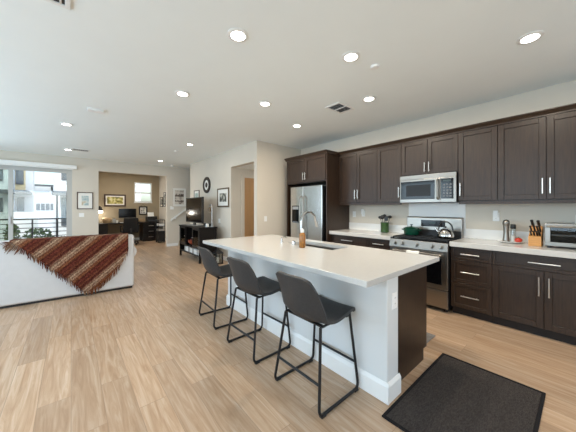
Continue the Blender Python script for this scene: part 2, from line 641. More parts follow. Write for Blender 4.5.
# office window: white frame, two sashes, glass
w = MB()
for x0, x1, z0, z1 in ((2.03, 2.71, 1.60, 1.65), (2.03, 2.71, 2.41, 2.46), (2.03, 2.08, 1.65, 2.41), (2.66, 2.71, 1.65, 2.41), (2.08, 2.66, 1.985, 2.035)):
    w.box(x0, x1, OY + 0.02, OY + 0.08, z0, z1)
wo = struct('window_%d' % wi, w, 'white')
MB().box(2.08, 2.66, OY + 0.045, OY + 0.051, 1.65, 2.41).build('pane', 'glass', wo)
MB().box(2.02, 2.72, OY - 0.03, OY + 0.02, 1.575, 1.60).build('window_sill', 'white', wo)

# sliding glass door to the balcony
sd = MB()
for x0, x1, z0, z1 in ((-2.6, 0.02, 2.42, 2.47), (-2.6, 0.02, 0, 0.05), (-0.05, 0.02, 0.05, 2.42), (-2.6, -2.53, 0.05, 2.42)):
    sd.box(x0, x1, FY + 0.03, FY + 0.13, z0, z1)
do = struct('door_1', sd, 'door_frame')
p = MB()
for x0, x1, z0, z1 in ((-1.23, -0.05, 0.05, 0.13), (-1.23, -0.05, 2.36, 2.42), (-1.23, -1.15, 0.13, 2.36), (-0.10, -0.05, 0.13, 2.36)):
    p.box(x0, x1, FY + 0.035, FY + 0.075, z0, z1)
slide = p.build('sliding_panel', 'door_frame', do)
MB().box(-1.15, -0.10, FY + 0.052, FY + 0.058, 0.13, 2.36).build('pane', 'glass', slide)
MB().box(-1.205, -1.18, FY + 0.005, FY + 0.035, 0.95, 1.15).build('pull_handle', 'silver', slide, bevel=0.004)
p = MB()
for x0, x1, z0, z1 in ((-2.53, -1.15, 0.05, 0.13), (-2.53, -1.15, 2.36, 2.42), (-1.21, -1.15, 0.13, 2.36), (-2.53, -2.46, 0.13, 2.36)):
    p.box(x0, x1, FY + 0.085, FY + 0.125, z0, z1)
fixp = p.build('fixed_panel', 'door_frame', do)
MB().box(-2.46, -1.21, FY + 0.1, FY + 0.106, 0.13, 2.36).build('pane', 'tint_glass', fixp)

# door in the hallway and its casing
dt = MB()
dt.box(3.36, 3.44, 5.765, 5.79, 0, 2.24).box(4.30, 4.38, 5.765, 5.79, 0, 2.24).box(3.44, 4.30, 5.765, 5.79, 2.16, 2.24)
d2 = struct('door_2', dt, 'wall')
MB().box(3.44, 4.30, 5.77, 5.79, 0.01, 2.16).build('door_leaf', 'tan_door', d2)
hd = MB().lathe(0, 0, [(0.012, 0), (0.012, 0.03), (0.028, 0.04), (0.03, 0.055), (0.02, 0.07)], 16).build('door_handle', 'nickel', d2)
hd.location = (4.22, 5.77, 1.0)
hd.rotation_euler = (PI / 2, 0, 0)

# baseboards
BH, BT = 0.10, 0.014
struct('baseboard_far', MB().box(0.02, 0.633, FY - BT, FY, 0, BH).box(2.578, 2.95, FY - BT, FY, 0, BH), 'white', 0.003)
struct('baseboard_living', MB().box(LX - BT, LX, 5.79, 8.66, 0, BH).box(LX - BT, LX, 4.61, 4.73, 0, BH), 'white', 0.003)
struct('baseboard_return', MB().box(LX - BT, KX, 4.61 - BT, 4.61, 0, BH), 'white', 0.003)
struct('baseboard_hallway', MB().box(LX + 0.14, 3.36, 5.79 - BT, 5.79, 0, BH).box(LX, 5.58, 4.73, 4.73 + BT, 0, BH), 'white', 0.003)
struct('baseboard_office', MB().box(0.2, 3.0, OY - BT, OY, 0, BH).box(3.0 - BT, 3.0, FY + 0.15, OY - BT, 0, BH), 'white', 0.003)

# stairs going up behind the television wall
st = MB()
for k in range(10):
    st.box(2.98 + k * 0.26, 5.58, 8.665, FY - 0.002, k * 0.18, (k + 1) * 0.18 if k < 9 else 1.8)
o = struct('staircase', st, 'carpet')

# ------------------------------------------------------------------ outside the sliding door
struct('ground', MB().box(-14, 14, 9.9, 40, -0.9, -0.6), 'pavement')
struct('balcony_floor', MB().box(-3.2, 0.6, FY + 0.15, 11.7, -0.25, -0.03), 'concrete')
r = thing('balcony_railing', 'dark horizontal bar railing outside the sliding glass door', 'railing', (-1.3, 11.6, -0.03))
MB().box(-3.2, 0.6, 11.57, 11.63, 0.985, 1.03).build('top_rail', 'black_metal', r)
for z in (0.16, 0.30, 0.44, 0.58, 0.72, 0.86):
    MB().cyl((-3.2, 11.6, z), (0.6, 11.6, z), 0.011, 8).build('bar', 'black_metal', r)
for x in (-3.15, -2.05, -0.95, 0.15, 0.55):
    MB().box(x - 0.02, x + 0.02, 11.58, 11.62, -0.03, 0.985).build('post', 'black_metal', r)


def house_window(parent, x0, x1, y, z0, z1, facing=-1):
    f = MB()
    t = 0.05
    for a, b, c, d in ((x0, x1, z0, z0 + t), (x0, x1, z1 - t, z1), (x0, x0 + t, z0 + t, z1 - t), (x1 - t, x1, z0 + t, z1 - t)):
        f.box(a, b, y - 0.04, y, c, d)
    w_ = f.build('window', 'grey_metal', parent)
    MB().box(x0 + t, x1 - t, y - 0.02, y - 0.002, z0 + t, z1 - t).build('pane', 'house_glass', w_)


h = thing('house', 'near white stucco house at left behind the balcony with a projecting slab', 'house', (-4, 16, -0.6))
MB().box(-7, -1.36, 17.0, 17.5, -0.6, 7).box(-7, -1.95, 16.0, 17.0, -0.6, 7).build('wall', 'stucco', h)
MB().box(-2.35, -1.40, 15.0, 17.0, 1.98, 2.10).build('balcony_slab', 'grey_metal', h)
MB().box(-1.95, -1.62, 16.98, 17.0, 2.15, 3.6).build('lit_soffit_panel', 'stucco_lit', h)  # yellow light on the soffit, put into the stucco colour
house_window(h, -1.93, -1.68, 16.98, 2.45, 3.3)
house_window(h, -1.9, -1.66, 17.0, 1.2, 1.85)
house_window(h, -2.75, -2.2, 16.0, 1.0, 1.8)
house_window(h, -2.75, -2.2, 16.0, 2.5, 3.4)

h = thing('house', 'white far house with a row of four small square windows', 'house', (-1, 24, -0.6))
MB().box(-3.2, 0.8, 24, 31, -0.6, 2.93).build('wall', 'stucco', h)
MB().box(-3.0, -0.9, 23.6, 23.75, 2.80, 2.93).build('beam', 'grey_metal', h)
for x in (-1.98, -1.0):
    MB().box(x - 0.04, x + 0.04, 23.6, 24.0, 2.55, 2.80).build('bracket', 'black_metal', h)
for k in range(4):
    x0 = -1.79 + k * 0.235
    house_window(h, x0, x0 + 0.19, 24.0, 1.2, 1.66)

h = thing('house', 'white house at the right of the balcony view with upper window and flat awning', 'house', (0.6, 16, -0.6))
MB().box(-0.42, 3, 16.3, 21, -0.6, 5.4).box(-0.70, -0.42, 18.0, 21, -0.6, 3.0).build('wall', 'stucco', h)
MB().box(-0.66, 0.2, 15.4, 16.3, 1.95, 2.12).build('awning', 'grey_metal', h)
MB().box(-0.52, -0.44, 15.42, 15.5, -0.6, 1.95).build('awning_post', 'black_metal', h)
MB().box(-0.16, -0.10, 15.42, 15.5, -0.6, 1.95).build('awning_post', 'black_metal', h)
house_window(h, -0.36, 0.3, 16.3, 2.7, 3.2)
house_window(h, -0.36, -0.12, 16.3, 0.5, 1.85)

tag(struct('garden_wall', MB().box(-3.0, -1.02, 14.4, 14.55, -0.6, 1.16).box(-3.0, -1.02, 14.38, 14.57, 1.16, 1.2), 'stucco'), 'low white garden wall in front of the houses', 'wall')


def shrub(x, y, z, w_, h_, label, n=260):
    t = thing('shrub', label, 'shrub', (x, y, -0.6), 'shrubs below the balcony')
    m_ = MB()
    for k in range(n):
        a, b = random.uniform(0, 2 * PI), random.uniform(-1, 1)
        q = math.sqrt(1 - b * b) * random.uniform(0.6, 1)
        c = Vector((x + w_ * q * math.cos(a), y + 0.4 * q * math.sin(a), z + h_ * b))
        d = Vector((random.uniform(-1, 1), random.uniform(-1, 1), random.uniform(0, 1))).normalized() * 0.11
        e = d.cross(Vector((random.uniform(-1, 1), 1, 0.3))).normalized() * 0.04
        m_.add([c, c + d * 0.5 + e, c + d, c + d * 0.5 - e], [(0, 1, 2, 3)])
    m_.build('foliage', 'leaf', t)
    MB().cyl((x, y, -0.6), (x, y, z), 0.03, 8).build('stem', 'frame_brown', t)


shrub(-0.95, 13.6, 0.25, 0.40, 0.30, 'broad green shrub seen through the balcony railing at centre')
shrub(-1.62, 13.5, 0.35, 0.18, 0.38, 'green shrub behind the railing beside the sliding door stile')
shrub(-0.30, 13.8, -0.1, 0.30, 0.25, 'low green shrub behind the railing at its right end')

# ================================================================== kitchen run
FX = KX - 0.35         # face of the upper doors
BX = KX - 0.60         # face of the base cabinet boxes
CT = 0.942             # worktop of the wall run


def shaker(y0, y1, z0, z1, x, rail=0.058):
    """door or drawer front facing -x, with a raised frame and a sunk panel; front plane at x"""
    m_ = MB()
    m_.box(x, x + 0.02, y0, y0 + rail, z0, z1).box(x, x + 0.02, y1 - rail, y1, z0, z1)
    m_.box(x, x + 0.02, y0 + rail, y1 - rail, z0, z0 + rail).box(x, x + 0.02, y0 + rail, y1 - rail, z1 - rail, z1)
    m_.box(x + 0.012, x + 0.02, y0 + rail, y1 - rail, z0 + rail, z1 - rail)
    return m_


def bar_pull(x, y, z, length, vertical, parent):
    m_ = MB()
    h_ = length / 2
    if vertical:
        m_.cyl((x - 0.03, y, z - h_), (x - 0.03, y, z + h_), 0.0065, 10)
        for s in (-0.7, 0.7): m_.cyl((x, y, z + s * h_), (x - 0.03, y, z + s * h_), 0.005, 8)
    else:
        m_.cyl((x - 0.03, y - h_, z), (x - 0.03, y + h_, z), 0.0065, 10)
        for s in (-0.7, 0.7): m_.cyl((x, y + s * h_, z), (x - 0.03, y + s * h_, z), 0.005, 8)
    return m_.build('handle', 'nickel', parent, smooth=40)


G = 0.0025


def upper_cabinet(y0, y1, z0, z1, splits, handles, label, fx=FX):
    t = thing('wall_cabinet', label, 'cabinet', (KX, (y0 + y1) / 2, z0), 'upper wall cabinets')
    MB().box(fx + 0.021, KX - 0.001, y0 + 0.001, y1 - 0.001, z0, z1).build('body', 'espresso', t)
    ys = [y0] + splits + [y1]
    for i in range(len(ys) - 1):
        d = shaker(ys[i] + G, ys[i + 1] - G, z0 + 0.012, z1 - 0.006, fx).build('door', 'espresso', t, bevel=0.002, segs=1)
        hy = ys[i] + 0.03 if handles[i] == 'r' else ys[i + 1] - 0.03
        hz = z0 + 0.16 if z1 - z0 > 0.6 else z0 + 0.11
        bar_pull(fx, hy, hz, 0.17 if z1 - z0 > 0.6 else 0.14, True, d)
    return t


UZ, UT = 1.462, 2.40
# 'r' = pull at the low-y (right in the picture) side of the door
upper_cabinet(2.326, 3.148, UZ, UT, [2.735], ['l', 'r'], 'tall double-door upper cabinet next to the fridge panel, left of the run')
upper_cabinet(1.905, 2.326, UZ, UT, [], ['r'], 'single-door upper cabinet left of the microwave')
upper_cabinet(1.121, 1.905, 1.872, UT, [1.515], ['l', 'r'], 'short double-door upper cabinet right above the microwave')
upper_cabinet(0.699, 1.121, UZ, UT, [], ['l'], 'single-door upper cabinet right of the microwave')
upper_cabinet(-0.150, 0.699, UZ, UT, [0.275], ['l', 'r'], 'wide double-door upper cabinet above the knife block and toaster oven')
upper_cabinet(-0.60, -0.150, UZ, UT, [], ['l'], 'single-door upper cabinet at the cut-off right end of the run')

# crown and the strip under the uppers
cr = MB()
prof = [(0.0, 2.40), (0.0, 2.415), (-0.035, 2.455), (-0.035, 2.465), (0.33, 2.465), (0.33, 2.40)]
cr.prism([(FX + a, z) for a, z in prof], 1, -0.60, 3.148)
struct('trim_1', cr, 'espresso')
struct('trim_2', MB().box(FX + 0.012, FX + 0.03, 1.912, 3.146, UZ - 0.036, UZ).box(FX + 0.012, FX + 0.03, -0.6, 1.114, UZ - 0.036, UZ), 'espresso')

# fridge enclosure and cabinet above it
PX = 3.66
t = thing('fridge_panel', 'dark full-height panel on the right side of the refrigerator', 'panel', (PX, 3.16, 0))
MB().box(PX, KX - 0.001, 3.150, 3.172, 0, 2.40).build('panel', 'espresso', t)
t = thing('fridge_panel', 'dark full-height panel on the left side of the refrigerator', 'panel', (PX, 4.31, 0))
MB().box(PX, KX - 0.001, 4.298, 4.320, 0, 2.40).build('panel', 'espresso', t)
t = thing('wall_cabinet', 'deep double-door cabinet right above the refrigerator', 'cabinet', (PX, 3.73, 1.88), 'upper wall cabinets')
MB().box(PX + 0.005, KX - 0.001, 3.174, 4.296, 1.885, 2.40).build('body', 'espresso', t)
for a, b, s in ((3.174, 3.733, 'l'), (3.737, 4.296, 'r')):
    d = shaker(a + 0.004, b - G, 1.905, 2.395, PX - 0.016).build('door', 'espresso', t, bevel=0.002, segs=1)
    bar_pull(PX - 0.016, b - 0.03 if s == 'l' else a + 0.03, 2.02, 0.15, True, d)
fc = MB()
fc.prism([(PX + a - 0.018, z) for a, z in prof[:4]] + [(KX - 0.002, 2.465), (KX - 0.002, 2.40)], 1, 3.13, 4.345)
struct('trim_3', fc, 'espresso')

# refrigerator
t = thing('refrigerator', 'stainless side-by-side refrigerator with water dispenser, beside tall dark panels', 'refrigerator', (3.7, 3.7, 0))
MB().box(3.70, 4.33, 3.255, 4.185, 0.02, 1.80).build('body', 'black', t)
ysplit = 3.775
dl = MB()
dl.box(3.645, 3.70, ysplit + 0.004, 4.175, 0.09, 1.82)
fl = dl.build('freezer_door', 'steel_front', t, bevel=0.012, segs=3)
dr = MB()
dr.box(3.645, 3.70, 3.262, ysplit - 0.004, 0.09, 1.82)
fr_ = dr.build('fridge_door', 'steel_front', t, bevel=0.012, segs=3)
for dd, y in ((fl, ysplit + 0.05), (fr_, ysplit - 0.05)):
    MB().tube(round_path([(3.645, y, 0.62), (3.585, y, 0.66), (3.585, y, 1.58), (3.645, y, 1.62)], 0.03), 0.014, 10).build('handle', 'steel', dd, smooth=40)
dp = MB().box(3.634, 3.6455, 3.895, 4.115, 1.06, 1.42).build('dispenser', 'black_gloss', fl, bevel=0.006)
MB().box(3.632, 3.6345, 3.915, 4.095, 1.34, 1.40).build('control_panel', 'silver', dp)
MB().box(3.615, 3.634, 3.935, 4.075, 1.06, 1.085).build('drip_tray', 'grey_metal', dp)
MB().box(3.66, 3.699, 3.27, 4.17, 0.02, 0.085).build('kick_grille', 'black', t)

# microwave
MX = KX - 0.40
t = thing('microwave', 'stainless over-the-range microwave under the short cabinet', 'microwave', (MX, 1.515, 1.45))
MB().box(MX + 0.03, KX - 0.001, 1.127, 1.899, 1.452, 1.868).build('body', 'black', t)
MB().box(MX, MX + 0.03, 1.127, 1.899, 1.805, 1.868).build('vent_strip', 'steel', t, bevel=0.003)
dm = MB().box(MX, MX + 0.03, 1.325, 1.899, 1.455, 1.803)
dm = dm.build('door', 'steel', t, bevel=0.004)
MB().box(MX - 0.003, MX + 0.001, 1.395, 1.885, 1.505, 1.775).build('door_glass', 'black_gloss', dm, bevel=0.001)
MB().box(MX - 0.0045, MX - 0.003, 1.45, 1.80, 1.55, 1.72).build('window_mesh', 'mesh_grey', dm)
MB().tube(round_path([(MX, 1.352, 1.50), (MX - 0.04, 1.352, 1.515), (MX - 0.04, 1.352, 1.765), (MX, 1.352, 1.78)], 0.02), 0.013, 10).build('handle', 'steel', dm, smooth=40)
cp = MB().box(MX, MX + 0.03, 1.127, 1.323, 1.455, 1.803).build('control_panel', 'steel', t, bevel=0.004)
MB().box(MX - 0.003, MX + 0.001, 1.16, 1.315, 1.505, 1.785).build('keypad', 'black_gloss', cp)
MB().box(MX - 0.0045, MX - 0.003, 1.19, 1.29, 1.745, 1.77).build('display', 'led', cp)
kb = MB()
for i in range(5):
    for j in range(3):
        kb.box(MX - 0.0045, MX - 0.003, 1.182 + j * 0.04, 1.208 + j * 0.04, 1.53 + i * 0.04, 1.552 + i * 0.04)
kb.build('buttons', 'grey_metal', cp)

# backsplash
struct('backsplash', MB().box(KX - 0.014, KX, 1.935, 3.148, CT, 1.075).box(KX - 0.014, KX, -0.60, 1.12, CT, 1.075)
       .box(KX - 0.016, KX, 1.12, 1.935, 0.90, 1.45), 'splash', 0.002)['kind'] = 'structure'


# base cabinets
def base_cabinet(y0, y1, rows, label):
    """rows: list of (z0, z1, kind, splits)"""
    t_ = thing('base_cabinet', label, 'cabinet', (BX, (y0 + y1) / 2, 0), 'base cabinets under the wall worktop')
    MB().box(BX + 0.021, KX - 0.001, y0 + 0.001, y1 - 0.001, 0.10, 0.879).build('body', 'espresso', t_)
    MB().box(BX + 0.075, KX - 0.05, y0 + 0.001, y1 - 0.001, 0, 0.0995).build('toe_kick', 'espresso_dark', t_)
    for z0, z1, kind, sp in rows:
        ys = [y0] + sp + [y1]
        for i in range(len(ys) - 1):
            a, b = ys[i] + G, ys[i + 1] - G
            if kind == 'drawer':
                d = shaker(a, b, z0, z1, BX, 0.045 if z1 - z0 > 0.2 else 0.03).build('drawer', 'espresso', t_, bevel=0.002, segs=1)
                bar_pull(BX, (a + b) / 2, (z0 + z1) / 2, 0.19 if b - a < 0.6 else 0.24, False, d)
            else:
                d = shaker(a, b, z0, z1, BX).build('door', 'espresso', t_, bevel=0.002, segs=1)
                hy = b - 0.035 if (i == 0 and len(sp)) else a + 0.035
                bar_pull(BX, hy, z1 - 0.16, 0.20, True, d)
    return t_


DR = (0.715, 0.870, 'drawer', [])
base_cabinet(2.366, 3.148, [DR, (0.11, 0.710, 'door', [2.757])], 'dark base cabinet with one wide drawer beside the refrigerator panel')
base_cabinet(1.935, 2.366, [DR, (0.11, 0.710, 'door', [])], 'narrow dark base cabinet just left of the range')
base_cabinet(0.706, 1.135, [DR, (0.425, 0.710, 'drawer', []), (0.11, 0.420, 'drawer', [])], 'dark stack of three drawers just right of the range')
base_cabinet(-0.155, 0.706, [DR, (0.11, 0.710, 'door', [0.275])], 'wide dark base cabinet with double doors below the toaster oven')
base_cabinet(-0.60, -0.155, [DR, (0.11, 0.710, 'door', [])], 'dark base cabinet at the cut-off right end of the run')

tag(MB().box(KX - 0.645, KX - 0.015, 1.935, 3.148, 0.88, CT).build('worktop', 'quartz', bevel=0.004),
    'white quartz worktop between the refrigerator panel and the range', 'worktop')
tag(MB().box(KX - 0.645, KX - 0.015, -0.62, 1.135, 0.88, CT).build('worktop', 'quartz', bevel=0.004),
    'white quartz worktop right of the range under the knife block', 'worktop')

# ------------------------------------------------------------------ range
RX = 3.70
R0, R1 = 1.142, 1.928
t = thing('range', 'stainless gas range with black cooktop below the microwave', 'stove', (RX, 1.535, 0))
MB().box(RX + 0.03, KX - 0.05, R0 + 0.003, R1 - 0.003, 0.05, 0.90).build('body', 'black', t)
MB().box(RX + 0.02, KX - 0.08, R0, R1, 0.90, 0.925).build('cooktop', 'black_gloss', t, bevel=0.004)
cpn = MB().prism([(RX - 0.03, 0.80), (RX + 0.03, 0.80), (RX + 0.03, 0.912), (RX - 0.005, 0.912)], 1, R0, R1).build('control_panel', 'steel', t, bevel=0.004)
for y in (1.225, 1.335, 1.535, 1.735, 1.845):
    n_ = Vector((-0.95, 0, 0.22)).normalized()
    p0 = Vector((RX - 0.018, y, 0.856))
    MB().cyl(p0, p0 + n_ * 0.012, 0.030, 18).cyl(p0 + n_ * 0.012, p0 + n_ * 0.04, 0.024, 18, 0.020).build('knob', 'steel', cpn, smooth=40)
od = MB().box(RX - 0.015, RX + 0.03, R0 + 0.004, R1 - 0.004, 0.30, 0.795).build('oven_door', 'steel', t, bevel=0.005)
MB().box(RX - 0.018, RX - 0.014, R0 + 0.075, R1 - 0.075, 0.365, 0.705).build('oven_window', 'black_gloss', od)
MB().tube(round_path([(RX - 0.015, R0 + 0.06, 0.755), (RX - 0.065, R0 + 0.07, 0.755), (RX - 0.065, R1 - 0.07, 0.755), (RX - 0.015, R1 - 0.06, 0.755)], 0.02), 0.013, 12).build('handle', 'steel', od, smooth=40)
MB().box(RX - 0.012, RX + 0.03, R0 + 0.004, R1 - 0.004, 0.06, 0.285).build('drawer', 'steel', t, bevel=0.005)
for y in (R0 + 0.05, R1 - 0.05):
    for x in (RX + 0.08, RX + 0.5):
        MB().cyl((x, y, 0), (x, y, 0.05), 0.02, 10).build('foot', 'black', t)
bgd = MB().prism([(KX - 0.11, 0.925), (KX - 0.017, 0.925), (KX - 0.017, 1.235), (KX - 0.075, 1.235), (KX - 0.09, 1.22), (KX - 0.10, 1.04)], 1, R0, R1).build('backguard', 'steel', t, bevel=0.006)
MB().box(KX - 0.115, KX - 0.1, R0 + 0.004, R1 - 0.004, 0.926, 1.035).build('vent_panel', 'black', bgd)
cpd = MB().box(KX - 0.104, KX - 0.09, 1.36, 1.70, 1.085, 1.185).build('display_panel', 'black_gloss', bgd)
MB().box(KX - 0.106, KX - 0.104, 1.49, 1.58, 1.13, 1.16).build('display', 'led', cpd)
for gy0, gy1 in ((R0 + 0.03, 1.39), (1.40, 1.67), (1.68, R1 - 0.03)):
    g = MB()
    xs0, xs1 = RX + 0.05, KX - 0.13
    for y in (gy0, gy1): g.box(xs0, xs1, y - 0.006, y + 0.006, 0.938, 0.952)
    for x in (xs0, (xs0 + xs1) / 2, xs1): g.box(x - 0.006, x + 0.006, gy0, gy1, 0.938, 0.952)
    for x in ((xs0 * 3 + xs1) / 4, (xs0 + 3 * xs1) / 4):
        g.box(x - 0.006, x + 0.006, gy0, gy1, 0.938, 0.952)
    g.box(xs0, xs1, (gy0 + gy1) / 2 - 0.006, (gy0 + gy1) / 2 + 0.006, 0.938, 0.952)
    for x in (xs0, xs1):
        for y in (gy0, gy1): g.box(x - 0.008, x + 0.008, y - 0.008, y + 0.008, 0.9245, 0.94)
    g.build('grate', 'iron', t)
for x in (RX + 0.16, KX - 0.25):
    for y in (1.28, 1.79):
        MB().lathe(x, y, [(0.05, 0.925), (0.05, 0.93), (0.035, 0.932), (0.033, 0.937), (0.001, 0.937)], 18).build('burner', 'iron', t, smooth=40)

# towel over the oven handle
tw = MB()
xo = RX - 0.065
path = [(xo + 0.018, 0.56), (xo + 0.018, 0.755)] + [(xo + 0.018 * math.cos(a), 0.755 + 0.018 * math.sin(a)) for a in [PI * k / 6 for k in range(1, 6)]] + [(xo - 0.018, 0.755), (xo - 0.019, 0.48)]
tw.grid(lambda u, v: (path[round(u * (len(path) - 1))][0], 1.475 + 0.17 * v, path[round(u * (len(path) - 1))][1] + 0.003 * math.sin(9 * v)), len(path) - 1, 6)
o = tw.build('dish_towel', 'paper', smooth=60)
sl = o.modifiers.new('solid', 'SOLIDIFY'); sl.thickness = 0.004; sl.offset = 1
tag(o, 'white folded dish towel hanging over the oven door handle', 'towel')

# ------------------------------------------------------------------ things on the range and wall worktops
px_, py_ = 4.06, 1.765
t = thing('cooking_pot', 'dark green enamel pot with lid on the back left burner', 'pot', (px_, py_, 0.952))
MB().lathe(px_, py_, [(0.085, 0.953), (0.103, 0.962), (0.11, 0.99), (0.113, 1.05), (0.105, 1.05)], 28).build('body', 'green_pot', t, smooth=40)
ld = MB().lathe(px_, py_, [(0.115, 1.050), (0.116, 1.058), (0.09, 1.073), (0.04, 1.084), (0.012, 1.087)], 28).build('lid', 'green_pot', t, smooth=40)
MB().lathe(px_, py_, [(0.008, 1.086), (0.008, 1.1), (0.02, 1.108), (0.02, 1.118), (0.005, 1.122)], 16).build('knob', 'black', ld, smooth=40)
for s in (-1, 1):
    MB().tube(round_path([(px_ - 0.035, py_ + s * 0.106, 1.03), (px_ - 0.03, py_ + s * 0.142, 1.035), (px_ + 0.03, py_ + s * 0.142, 1.035), (px_ + 0.035, py_ + s * 0.106, 1.03)], 0.015), 0.007, 8).build('handle', 'green_pot', t, smooth=40)
kx_, ky_ = 4.02, 1.275
t = thing('kettle', 'shiny steel kettle with black handle on the back right burner', 'kettle', (kx_, ky_, 0.952))
MB().lathe(kx_, ky_, [(0.092, 0.953), (0.102, 0.962), (0.104, 0.985), (0.092, 1.03), (0.06, 1.07), (0.035, 1.082)], 28).build('body', 'chrome', t, smooth=50)
lk = MB().lathe(kx_, ky_, [(0.038, 1.081), (0.036, 1.09), (0.012, 1.096)], 20).build('lid', 'chrome', t, smooth=40)
MB().sphere((kx_, ky_, 1.106), 0.013).build('knob', 'black', lk, smooth=60)
MB().tube([(kx_, ky_ + 0.08, 1.02), (kx_, ky_ + 0.115, 1.05), (kx_, ky_ + 0.135, 1.085)], [0.02, 0.015, 0.011], 12).build('spout', 'chrome', t, smooth=40)
MB().tube([(kx_, ky_ + 0.09 * math.cos(a), 1.06 + 0.12 * math.sin(a)) for a in [PI * k / 14 for k in range(0, 15)]], 0.009, 8).build('handle', 'black', t, smooth=40)

ux, uy = 4.20, 2.285
t = thing('utensil_crock', 'green glazed crock holding black utensils left of the range', 'crock', (ux, uy, CT))
MB().lathe(ux, uy, [(0.062, CT + 0.001), (0.07, CT + 0.01), (0.07, 1.10), (0.074, 1.105), (0.074, 1.118), (0.064, 1.118), (0.062, CT + 0.02)], 26).build('pot', 'green_crock', t, smooth=40)
for k, (dx, dy, hh, kind) in enumerate([(-0.01, 0.055, 1.215, 'ladle'), (0.03, 0.018, 1.235, 'spoon'), (-0.05, -0.038, 1.20, 'spatula'), (0.025, -0.050, 1.225, 'ladle'), (-0.05, 0.012, 1.22, 'spoon')]):
    b0 = Vector((ux + dx * 0.35, uy + dy * 0.35, CT + 0.03))
    b1 = Vector((ux + dx * 1.2, uy + dy * 1.5, hh - 0.02))
    q = thing('cooking_utensil', ['black ladle leaning to the left in the green crock', 'black spoon upright at the back of the green crock', 'black flat spatula leaning right in the green crock',
                                  'black ladle at the far right of the green crock', 'black spoon at the front of the green crock'][k], 'utensil', b0, 'black utensils in the green crock')
    MB().cyl(b0, b1, 0.005, 8).build('shaft', 'black', q, smooth=40)
    if kind == 'spatula':
        MB().box(b1.x - 0.004, b1.x + 0.004, b1.y - 0.032, b1.y + 0.032, b1.z - 0.03, b1.z + 0.05).build('blade', 'black', q, bevel=0.003)
    else:
        MB().sphere((b1.x, b1.y, b1.z + 0.01), 0.034, sz=1.1 if kind == 'spoon' else 0.8).build('bowl', 'black', q, smooth=60)

# plate with mill, jar and tomato
t = MB().lathe(4.175, 0.60, [(0.07, CT), (0.085, CT + 0.004), (0.128, CT + 0.016), (0.128, CT + 0.02), (0.08, CT + 0.010), (0.001, CT + 0.009)], 32, sx=0.85, sy=1.0).build('plate', 'plate', smooth=40)
tag(t, 'white oval plate under the pepper mill on the right worktop', 'plate')
zz = CT + 0.0095
t = thing('pepper_mill', 'tall steel pepper mill standing on the white plate', 'mill', (4.19, 0.645, zz))
MB().lathe(4.19, 0.645, [(0.036, zz), (0.037, zz + 0.02), (0.029, zz + 0.07), (0.027, zz + 0.12), (0.031, zz + 0.20)], 22).build('body', 'steel', t, smooth=50)
MB().lathe(4.19, 0.645, [(0.029, zz + 0.2), (0.037, zz + 0.215), (0.037, zz + 0.24), (0.030, zz + 0.262), (0.008, zz + 0.278)], 22).build('head', 'steel', t, smooth=50)
t = thing('spice_jar', 'clear glass spice jar with black cap on the white plate', 'jar', (4.19, 0.578, zz))
MB().lathe(4.19, 0.578, [(0.025, zz), (0.027, zz + 0.006), (0.027, zz + 0.14), (0.021, zz + 0.165)], 20).build('glass', 'jar_glass', t, smooth=40)
MB().lathe(4.19, 0.578, [(0.024, zz + 0.004), (0.024, zz + 0.075)], 20).build('salt', 'paper', t, smooth=40)
MB().lathe(4.19, 0.578, [(0.025, zz + 0.165), (0.027, zz + 0.17), (0.027, zz + 0.215), (0.023, zz + 0.22)], 20).build('cap', 'black', t, smooth=40)
t = thing('tomato', 'red tomato on the white plate', 'tomato', (4.15, 0.522, zz))
MB().sphere((4.15, 0.522, zz + 0.030), 0.036, sz=0.84).build('flesh', 'tomato', t, smooth=60)
stt = MB()
for k in range(5):
    a = 2 * PI * k / 5
    stt.add([(4.15, 0.522, zz + 0.062), (4.15 + 0.018 * math.cos(a - 0.3), 0.522 + 0.018 * math.sin(a - 0.3), zz + 0.059), (4.15 + 0.022 * math.cos(a + 0.3), 0.522 + 0.022 * math.sin(a + 0.3), zz + 0.057)], [(0, 1, 2)])
stt.cyl((4.15, 0.522, zz + 0.058), (4.152, 0.522, zz + 0.07), 0.003, 6).build('stem', 'leaf', t)

# knife block
t = thing('knife_block', 'light wood knife block with black handled knives', 'knife block', (4.07, 0.36, CT))
MB().prism([(3.99, CT), (4.16, CT), (4.20, CT + 0.20), (4.12, CT + 0.225), (4.055, CT + 0.13), (3.985, CT + 0.11)], 1, 0.312, 0.42).build('block', 'beech', t, bevel=0.004)
ax = Vector((-0.72, 0.08, 0.72)).normalized()
ki = 0
for y, x, z, L_ in ((0.340, 4.15, CT + 0.212, 0.10), (0.392, 4.15, CT + 0.212, 0.105), (0.325, 4.08, CT + 0.16, 0.095), (0.345, 4.08, CT + 0.16, 0.09), (0.37, 4.08, CT + 0.16, 0.095), (0.40, 4.08, CT + 0.16, 0.09),
                    (0.325, 4.02, CT + 0.118, 0.07), (0.345, 4.02, CT + 0.118, 0.07), (0.37, 4.02, CT + 0.118, 0.07), (0.395, 4.02, CT + 0.118, 0.07)):
    p0 = Vector((x, y, z))
    where = 'the back row' if ki < 2 else 'the middle row' if ki < 6 else 'the front row'
    order = ['right', 'left', 'rightmost', 'second from right', 'second from left', 'leftmost', 'rightmost', 'second from right', 'second from left', 'leftmost'][ki]
    q = thing('knife', 'black handled knife, %s of %s in the wood block' % (order, where), 'knife', p0, 'knives in the wood block')
    fat = 1.5 if ki < 2 else 1.0
    MB().tube([p0, p0 + ax * L_ * 0.2, p0 + ax * L_ * 0.8, p0 + ax * L_], [0.007 * fat, 0.0095 * fat, 0.0085 * fat, 0.0105 * fat], 8).build('handle', 'black', q, smooth=40)
    MB().box(x - 0.002, x + 0.012, y - 0.0012, y + 0.0012, z - 0.05, z + 0.004).build('blade', 'steel', q)
    ki += 1

